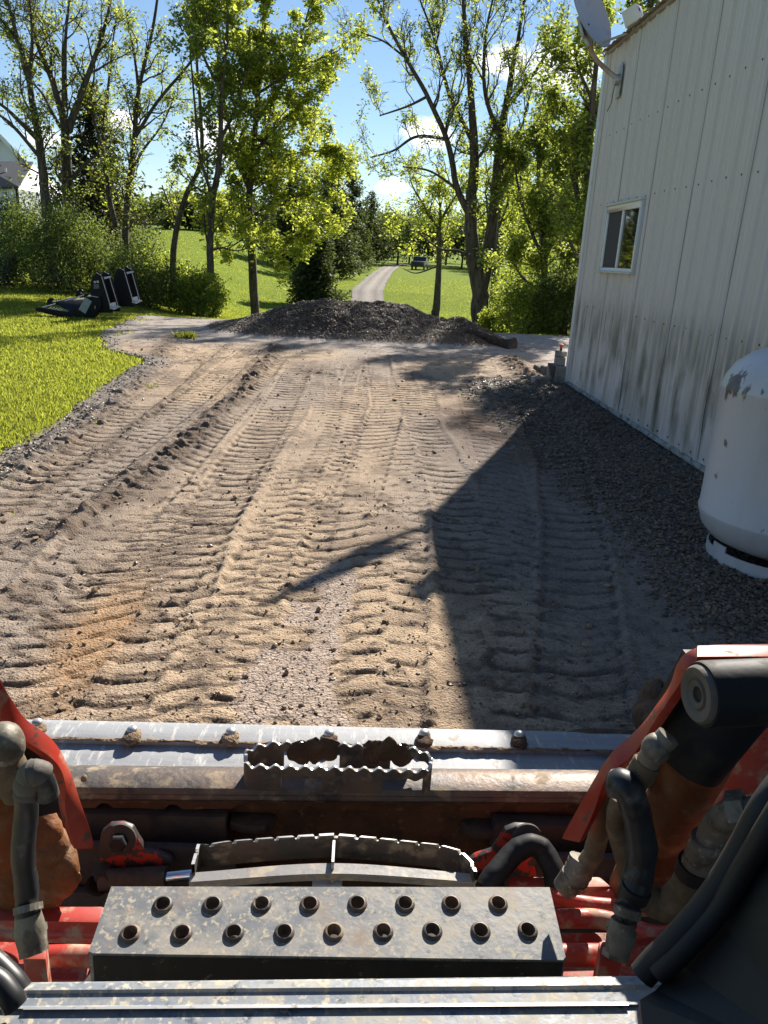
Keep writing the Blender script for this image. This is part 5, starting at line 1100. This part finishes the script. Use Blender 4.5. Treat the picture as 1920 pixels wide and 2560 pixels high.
# big twin-stemmed tree on the right
mk('twin_trunk_tree', 'big thin-leaved tree with twin trunks and many bare twigs right of the pile', 24, [(1042, 715), (1040, 660), (1036, 625), (1020, 540), (1015, 450), (1020, 360), (1015, 250), (1005, 130), (1000, -20)], .29,
   [([(1037, 640), (1058, 520), (1068, 430), (1080, 330), (1100, 200), (1120, 80), (1140, -50)], .20, .4), ([(1015, 470), (985, 400), (965, 300), (920, 200), (870, 110), (830, 30), (800, -50)], .10, -.6), ([(1070, 430), (1110, 370), (1160, 300), (1200, 240)], .07, .8), ([(1020, 560), (990, 542), (950, 537), (900, 500)], .05, -.7), ([(965, 300), (900, 295), (850, 325), (800, 340)], .05, .2), ([(920, 210), (880, 230), (820, 250)], .04, .5), ([(1018, 300), (970, 200), (940, 90), (900, -20)], .07, .6), ([(1085, 310), (1050, 200), (1050, 80), (1070, -30)], .07, -.6), ([(1095, 230), (1160, 150), (1210, 60)], .07, .4), ([(870, 120), (830, 90), (780, 70)], .03, .2), ([(1075, 380), (1120, 300), (1150, 180)], .06, -.7), ([(990, 410), (930, 370), (870, 360)], .04, -.6)], 'ash', 17, rtop=.04, bark='bark', n1=10, n2=9, n3=5, l1=1.9, leafsize=.10, leafn=3, spread=.08, bare=.36, zmin=2.0, up=.2)
mk('small_lawn_tree', 'small round-crowned tree standing alone on the lawn right of the lane', 46, [(944, 642), (948, 560), (950, 480), (948, 400)], .25,
   [([(950, 500), (920, 450), (890, 400), (880, 350)], .08, 1), ([(950, 480), (980, 430), (1010, 390)], .08, -1), ([(945, 575), (900, 590), (870, 580)], .05, 0), ([(949, 530), (1000, 490), (1030, 470)], .06, .5), ([(949, 520), (900, 500), (860, 500)], .06, .8)], 'maple', 18, n1=12, n2=6, n3=3, l1=2.3, leafsize=.19, leafn=4, spread=.15, zmin=1.2)
mk('slim_tree', 'slim tree directly behind the twin-trunk tree', 31, [(1062, 645), (1068, 560), (1080, 460), (1095, 360)], .11, [([(1066, 590), (1085, 560), (1110, 545)], .03, 0), ([(1075, 500), (1100, 430), (1120, 360)], .05, .6)], 'maple', 19, n1=9, n2=6, n3=4, l1=1.6, leafsize=.12, leafn=4, spread=.1, zmin=1.2)
mk('woodland_tree', 'leafy green tree left of the metal building corner', 22.5, [(1180, 735), (1178, 600), (1170, 480), (1165, 380), (1160, 280)], .11, [([(1175, 560), (1140, 480), (1120, 400), (1110, 330)], .05, 1), ([(1176, 560), (1220, 470), (1240, 400)], .06, .6), ([(1178, 620), (1230, 560), (1270, 520)], .05, -.5), ([(1172, 480), (1200, 380), (1230, 290)], .05, -.8), ([(1178, 640), (1130, 600), (1110, 570)], .04, -.4)], 'ash', 20, n1=17, n2=9, n3=5, l1=1.5, leafsize=.11, leafn=5, spread=.09, zmin=.2)
mk('woodland_tree', 'tall leafy tree rising directly behind the building corner under the dish', 19.5, [(1268, 735), (1265, 600), (1268, 420), (1275, 260), (1290, 120), (1300, -10)], .13, [([(1267, 500), (1240, 400), (1220, 300), (1225, 220)], .06, .8), ([(1270, 400), (1300, 300), (1310, 200)], .06, .3), ([(1266, 600), (1230, 520), (1210, 470)], .05, -.5), ([(1280, 220), (1250, 150), (1240, 100)], .04, .3)], 'ash', 21, n1=16, n2=9, n3=5, l1=1.35, leafsize=.105, leafn=5, spread=.09, zmin=.2)
mk('woodland_tree', 'tree top showing above the roof edge of the metal building', 17, [(1400, 735), (1400, 400), (1400, 150), (1405, 20), (1410, -60)], .13, [([(1400, 150), (1440, 60), (1480, 0)], .05, .3), ([(1400, 150), (1370, 60), (1355, 0)], .05, .3), ([(1400, 200), (1330, 130), (1300, 60)], .04, .5)], 'ash', 22, n1=9, n2=7, n3=4, l1=1.2, leafsize=.10, leafn=4, spread=.09, zmin=4.2)
mk('woodland_tree', 'farther pale green tree between the twin-trunk tree and the building', 40, [(1130, 690), (1130, 560), (1135, 450), (1140, 380)], .14, [([(1132, 520), (1090, 450), (1080, 400)], .06, 1), ([(1132, 520), (1180, 450), (1200, 400)], .06, -1)], 'maple', 23, n1=18, n2=8, n3=3, l1=2.4, leafsize=.17, leafn=4, spread=.14, zmin=.2)

# ---- conifers
def conifer(name, label, x, y, h, rad, seed, leaf='pine', z0=.6, size=.22, n=70, k=34, droop=-.1, group=None, z=None):
    r = np.random.default_rng(seed); z = float(terr(x, y)) if z is None else z; root = thing(name, (x, y, z), label, 'conifer', group); T = Tubes(); L = []
    T.add(np.array([(x, y, z-.2), (x+.05, y, z+h*.5), (x, y, z+h)]), [h*.018, h*.012, .01], 8)
    for i in range(n):
        t = (i+r.uniform())/n; zz = z+z0+(h-z0)*t; L1 = rad*(1-t)**.8*r.uniform(.65, 1.12)+.12; a = r.uniform(0, 6.28)
        B = wander(np.array([x, y, zz]), np.array([math.cos(a), math.sin(a), .15+droop]), L1, 6, r, .03, .10); T.add(B, np.linspace(.03, .008, 7), 4)
        kk_ = max(6, int(k*L1/rad)); u = r.uniform(.12, 1.0, kk_); q = B[0]+(B[-1]-B[0])*u[:, None]; wd = .22*L1*(1-u*.5)
        L.append(q+r.normal(0, 1, (kk_, 3))*wd[:, None]*np.array([1, 1, .4]))
    T.build('trunk', M['bark'], root); leaves('crown', np.vstack(L), size, M[leaf], root, r, flat=.6, asp=.35, per=3, spread=size*.5)
    return root
def dx(xd, y, yd=540): return float(D(xd, yd, y=y)[0])
def hz(yd, y, x=0): p = D(x, yd, y=y); return p[2]
for (xb, ytop, y, rad, s, lb) in ((-3.4, 345, 76, 3.3, 31, 'tall grey-green pine nearest the maple beside the lane'), (-2.0, 365, 95, 3.9, 32, 'second pine along the left side of the lane'), (.3, 415, 122, 4.6, 33, 'smallest farthest pine at the end of the row by the lane'), (-7.5, 375, 80, 3.6, 34, 'pine mostly hidden behind the bright maple')):
    z = float(terr(xb, y)); h = hz(ytop, y, 780)-z; conifer('pine_tree', lb, xb, y, h, rad, s, size=.45, n=100, k=44, z0=.3, group='pines along the lane')
x = dx(680, 50); z = float(terr(x, 50)); conifer('spruce_bush', 'dark broad rounded spruce low behind the bright maple', x, 50, hz(440, 50, 680)-z, 1.75, 35, size=.34, n=110, k=50, z0=.1)
x = dx(215, 34); z = float(terr(x, 34)); conifer('cedar_tree', 'large dark brown-green cedar behind the multi-stemmed tree', x, 34, hz(185, 34, 215)-z, 2.9, 36, leaf='cedar', size=.26, n=120, k=46, z0=.4, droop=.35)
x = dx(60, 60); conifer('cedar_tree', 'dark evergreen beyond the bushes near the white house', x, 52, 4.6, 2.6, 37, leaf='cedar', size=.3, n=60, k=36, z0=.2, droop=.3)

# ---- bushes
def bush(label, xd, y, wd, hgt, m_leaf, seed, n=9000, size=.075, name='bush', base=None, depth=None, stems=14):
    x = dx(xd, y, 620); z = float(terr(x, y)); r = np.random.default_rng(seed); root = thing(name, (x, y, z), label, 'bush'); depth = depth or wd
    T = Tubes(); C = []; R_ = []
    for i in range(26):
        a = r.uniform(0, 6.28); q = r.uniform(0, 1)**.5; hh = r.uniform(.18, .86)*(1-.45*q*q); C.append((x+math.cos(a)*q*wd*.40, y+math.sin(a)*q*depth*.40, z+hgt*hh)); R_.append(r.uniform(.14, .24)*min(wd, hgt*1.3))
    for i in range(stems):
        c = C[r.integers(26)]; T.add(spl([(x+r.normal(0, wd*.12), y+r.normal(0, depth*.1), z-.1), ((x+c[0])/2+r.normal(0, .1), (y+c[1])/2, (z+c[2])/2), c], 7), np.linspace(.03, .008, 7), 4)
    C = np.array(C); R_ = np.array(R_); i = r.integers(0, 26, n); v = r.normal(size=(n, 3)); v /= np.linalg.norm(v, axis=1)[:, None]
    rad = R_[i]*(.55+.5*r.uniform(0, 1, n)**.5)*(1+.35*fbm(v[:, 0]*3+i, v[:, 1]*3+v[:, 2]*2, 3, seed)); p = C[i]+v*rad[:, None]; p[:, 2] = np.maximum(p[:, 2], z+.04)
    # a few shoots sticking out
    for _ in range(40):
        c = C[r.integers(26)]; B = wander(c, r.normal(size=3)+np.array([0, 0, 1.1]), hgt*.42, 5, r, .2); T.add(B, np.linspace(.012, .004, 6), 3); p = np.vstack([p, np.repeat(B[2:], 5, 0)+r.normal(0, .05, (20, 3))])
    T.build('stems', M['bark'], root); leaves('foliage', p, size, M[m_leaf], root, r, flat=.8)
    return root
bush('big dark green bush right behind the grapple attachment', 130, 23.2, 2.9, 2.7, 'bush', 41, 15000)
bush('dark bush with small pale leaves between the grapple attachment and the bright bush', 305, 22.6, 2.6, 1.75, 'bush', 42, 14000, .06)
bush('dark bush in the gap behind the grapple towers', 225, 24.5, 2.4, 2.2, 'bush', 43, 9000)
bush('bright green bush at the foot of the slender maple', 425, 23.0, 1.7, 1.5, 'bushb', 44, 8000, .08)
bush('small silvery bush at the left edge of the lawn', 8, 23.0, 1.9, .95, 'silver', 45, 6000, .06)
bush('tall dark bush at the far left below the white house', 8, 30, 3.2, 3.9, 'bush', 46, 9000, .10)
bush('dusky shrub left of the forked tree trunk', 85, 28, 2.4, 3.2, 'bush', 47, 7000, .09)
bush('sprawling leafy shrub under the leaning tree', 350, 27, 2.6, 1.9, 'bushb', 48, 8000, .085)
bush('deep green bush filling the gap between the pile and the building', 1150, 20.2, 2.2, 1.35, 'bushb', 49, 9000, .08)
bush('dark leafy bush against the building corner', 1225, 19.8, 1.8, 1.9, 'bush', 50, 9000, .085)
bush('low bush behind the foot of the twin-trunk tree', 1080, 22, 1.1, .9, 'bushb', 51, 3500, .08)
bush('bright undergrowth under the woodland trees right of the twin-trunk tree', 1170, 27, 4.0, 3.2, 'bushb', 52, 10000, .10)
bush('dense dark undergrowth right beside the metal building', 1260, 24, 3.2, 4.0, 'bush', 53, 10000, .10)
bush('dark shrub mass below the cedar', 290, 31, 3.0, 3.0, 'bush', 54, 8000, .09)

# ---- far tree line
def fartree(xd, y, ytop, wd, seed, m_leaf='far', n=2600, size=.6, label=''):
    x = dx(xd, y); z = float(terr(x, y)); h = max(3, hz(ytop, y, xd)-z); r = np.random.default_rng(seed); root = thing('distant_tree', (x, y, z), label, 'tree', 'distant trees beyond the lawn')
    T = Tubes(); T.add(np.array([(x, y, z-.3), (x+.1, y, z+h*.4), (x, y, z+h*.8)]), [h*.025, h*.018, .05], 6); C = []; R_ = []
    for i in range(18):
        a = r.uniform(0, 6.28); q = r.uniform(0, 1)**.5; hh = r.uniform(.28, .88); q *= math.sin(math.pi*min(1, hh*.85+.12))**.6; C.append((x+math.cos(a)*q*wd*.42, y+math.sin(a)*q*wd*.42, z+h*hh)); R_.append(r.uniform(.10, .19)*wd); T.add(np.array([(x, y, z+h*.25), C[-1]]), [.08, .02], 4)
    C = np.array(C); R_ = np.array(R_); i = r.integers(0, 18, n); v = r.normal(size=(n, 3)); v /= np.linalg.norm(v, axis=1)[:, None]; p = C[i]+v*(R_[i]*r.uniform(.4, 1.15, n))[:, None]
    T.build('trunk', M['bark'], root); leaves('crown', p, size, M[m_leaf], root, r, flat=.8)
FT = [(-20, 120, 470, 14, 'first'), (20, 95, 480, 9, ''), (380, 110, 440, 12, ''), (410, 95, 455, 8, ''), (440, 130, 425, 13, ''), (500, 120, 450, 12, ''), (590, 110, 420, 14, ''), (645, 125, 400, 14, ''), (860, 130, 455, 13, ''), (885, 150, 470, 14, ''), (925, 135, 470, 12, ''), (965, 150, 460, 15, ''), (1000, 130, 470, 12, ''), (1040, 140, 450, 14, ''), (1080, 120, 445, 14, ''), (1130, 110, 430, 14, ''), (1180, 100, 420, 13, ''), (1230, 95, 400, 13, ''), (330, 130, 450, 12, ''), (260, 110, 470, 12, ''), (850, 175, 490, 16, ''), (1010, 180, 480, 18, '')]
WORDS = ['far tree at the left frame edge behind the tall dark bush', 'far tree just right of the white house', 'far tree seen left of the leaning tree', 'far tree seen through the leaning trunk', 'far tree showing right of the leaning trunk', 'far tree between the slender and the bright maple', 'far tree hidden behind the bright maple trunk', 'far tree showing behind the rounded spruce', 'far tree directly above the end of the lane', 'far tree just right of the lane end', 'far tree left of the small lawn tree trunk', 'far tree right of the small lawn tree trunk', 'far tree left of the twin-trunk tree', 'far tree behind the twin trunks', 'far tree just right of the twin trunks', 'far tree left of the woodland tree', 'far tree behind the woodland tree', 'far tree by the metal building corner', 'far tree right of the cedar', 'far tree behind the cedar', 'farthest tree beyond the lane', 'farthest tree beyond the parked truck']
for i_, (f_, w_) in enumerate(zip(FT, WORDS)): fartree(f_[0], f_[1], f_[2], f_[3], 70+i_, label=w_, m_leaf='far' if i_ % 3 else 'pine')

# ================================================================== white house far left, truck, fence post
M['clap'] = mat('white_clapboard', (.74, .76, .78), .6); M['shing'] = mat('dark_shingle', (.055, .06, .07), .85, var=[((.09, .09, .10), 20, .5, .7)])
hy = 62.; hx = dx(-35, hy, 400)
g0 = float(terr(hx, hy)); zr = hz(292, hy, 0); hs_ = thing('white_house', (hx, hy, g0), 'white clapboard house with dark lower roof half hidden at the left edge', 'house')
rx = dx(2, hy, 300); ze = hz(418, hy, 120); ex1 = dx(122, hy, 415); ex0 = 2*rx-ex1
mb = MB(); mb.plate([(ex0, hy, g0-.3), (ex1, hy, g0-.3), (ex1, hy, ze), (rx, hy, zr), (ex0, hy, ze)], (-4.6, 9, 0)); hw = mb.build('wall', M['clap'], hs_)
mb = MB()
for j in range(40): z_ = g0+.3+j*.22; mb.box((ex0, hy-.02, z_), (min(ex1, ex1) if z_ < ze else rx+(ex1-rx)*(zr-z_)/(zr-ze), hy-.003, z_+.04)) if z_ < zr-.3 else None
mb.build('siding_lap', M['clap'], hw)
for s in (1, -1):
    e = np.array([rx+s*(ex1-rx)*1.06, hy-.35, ze-(zr-ze)*.06]); t = np.array([rx, hy-.35, zr+.05]); mb = MB(); mb.quadbox([e, t, t+np.array([-4.9, 9.7, 0]), e+np.array([-4.9, 9.7, 0])][::s], (0, 0, .16)); mb.build('roof', M['shing'], hs_)
    mb = MB(); mb.quadbox([e+np.array([0, -.03, -.22]), t+np.array([0, -.03, -.22]), t+np.array([0, -.03, .14]), e+np.array([0, -.03, .14])][::s], (0, .025, 0)); mb.build('bargeboard', M['clap'], hs_)
# front wing with its dark roof
wy = hy-4; a, b = D(-60, 352, y=wy), D(72, 354, y=wy+1.5); c, d = D(40, 408, y=wy-3), D(-60, 408, y=wy-3)
mb = MB(); mb.quadbox([d, c, b, a], (0, 0, .15)); mb.build('wing_roof', M['shing'], hs_)
mb = MB(); mb.plate([(c[0]-.1, wy-2.8, g0-.3), (c[0]-.1, wy-2.8, c[2]), (b[0]-.1, wy+1.5, b[2]), (b[0]+1.6, wy+4, c[2]), (b[0]+1.6, wy+4, g0-.3)][::-1], (-.2, 0, 0)); mb.box((d[0], wy-2.8, g0-.3), (c[0]-.1, wy-2.6, c[2])); mb.build('wing_wall', M['clap'], hs_)
MB().tube([D(12, 375, y=wy-1), D(12, 362, y=wy-1)], .07, 10).build('vent_pipe', M['clap'], hs_)
# parked truck beyond the lawn
ty = 112.; tx = dx(908, ty, 565); tz = float(terr(tx, ty)); tk = thing('pickup_truck', (tx, ty, tz), 'small dark pickup truck parked far off past the end of the lane', 'truck')
M['tpaint'] = mat('dark_truck_paint', (.03, .035, .04), .25); M['tglass'] = mat('truck_glass', (.25, .30, .33), .08)
pf = [(-2.7, .45), (-2.7, 1.05), (-2.5, 1.15), (-1.1, 1.18), (-.6, 1.75), (.7, 1.78), (1.0, 1.2), (2.7, 1.15), (2.75, .5)]
MB().plate([(tx+a, ty-.9, tz+b) for a, b in pf], (0, 1.8, 0)).build('body', M['tpaint'], tk, bevel=.06)
for a0, a1, a2, a3 in ((-.95, -.5, .0, -.0), (.08, .08, .62, .82)): MB().plate([(tx+a0, ty-.915, tz+1.22), (tx+a1, ty-.915, tz+1.66), (tx+a2, ty-.915, tz+1.68), (tx+a3, ty-.915, tz+1.22)], (0, .02, 0)).build('window', M['tglass'], tk)
for a in (-1.75, 1.75):
    for s in (-.92, .75): wh = MB().lathe([(.001, 0), (.36, 0), (.38, .04), (.38, .18), (.001, .2)], (tx+a, ty+s, tz+.38), (0, 1, 0), 20).build('wheel', M['blackm'], tk, smooth=True)
tk.rotation_euler = (0, 0, R(78))
fx = dx(727, 40, 560); fz = float(terr(fx, 40)); fp = thing('fence_post', (fx, 40, fz), 'thin green steel stake standing on the lawn beside the rounded spruce', 'post')
M['green'] = mat('green_paint', (.05, .12, .05), .6); MB().tube([(fx, 40, fz-.1), (fx, 40, fz+1.5)], .03, 6).build('stake', M['green'], fp); MB().box((fx-.04, 39.99, fz+.2), (fx+.04, 40.02, fz+.35)).build('anchor_plate', M['green'], fp)
print('all built', len(bpy.data.objects))

for a_, b_, r_, k_ in (((1570, 2268), (1566, 2290), .020, 18), ((1556, 2318), (1553, 2332), .0225, 6), ((1541, 2376), (1538, 2396), .020, 6)):
    MB().tube([P(*a_, y=.872), P(*b_, y=.866)], r_, k_).build('crimp_collar', M['fit'], hh, smooth=False)
for a_, b_, r_, k_ in (((70, 2262), (71, 2280), .019, 18), ((74, 2318), (76, 2336), .0225, 6), ((83, 2366), (86, 2386), .0195, 6)):
    MB().tube([P(*a_, y=.832), P(*b_, y=.826)], r_, k_).build('crimp_collar', M['fit'], lh, smooth=False)
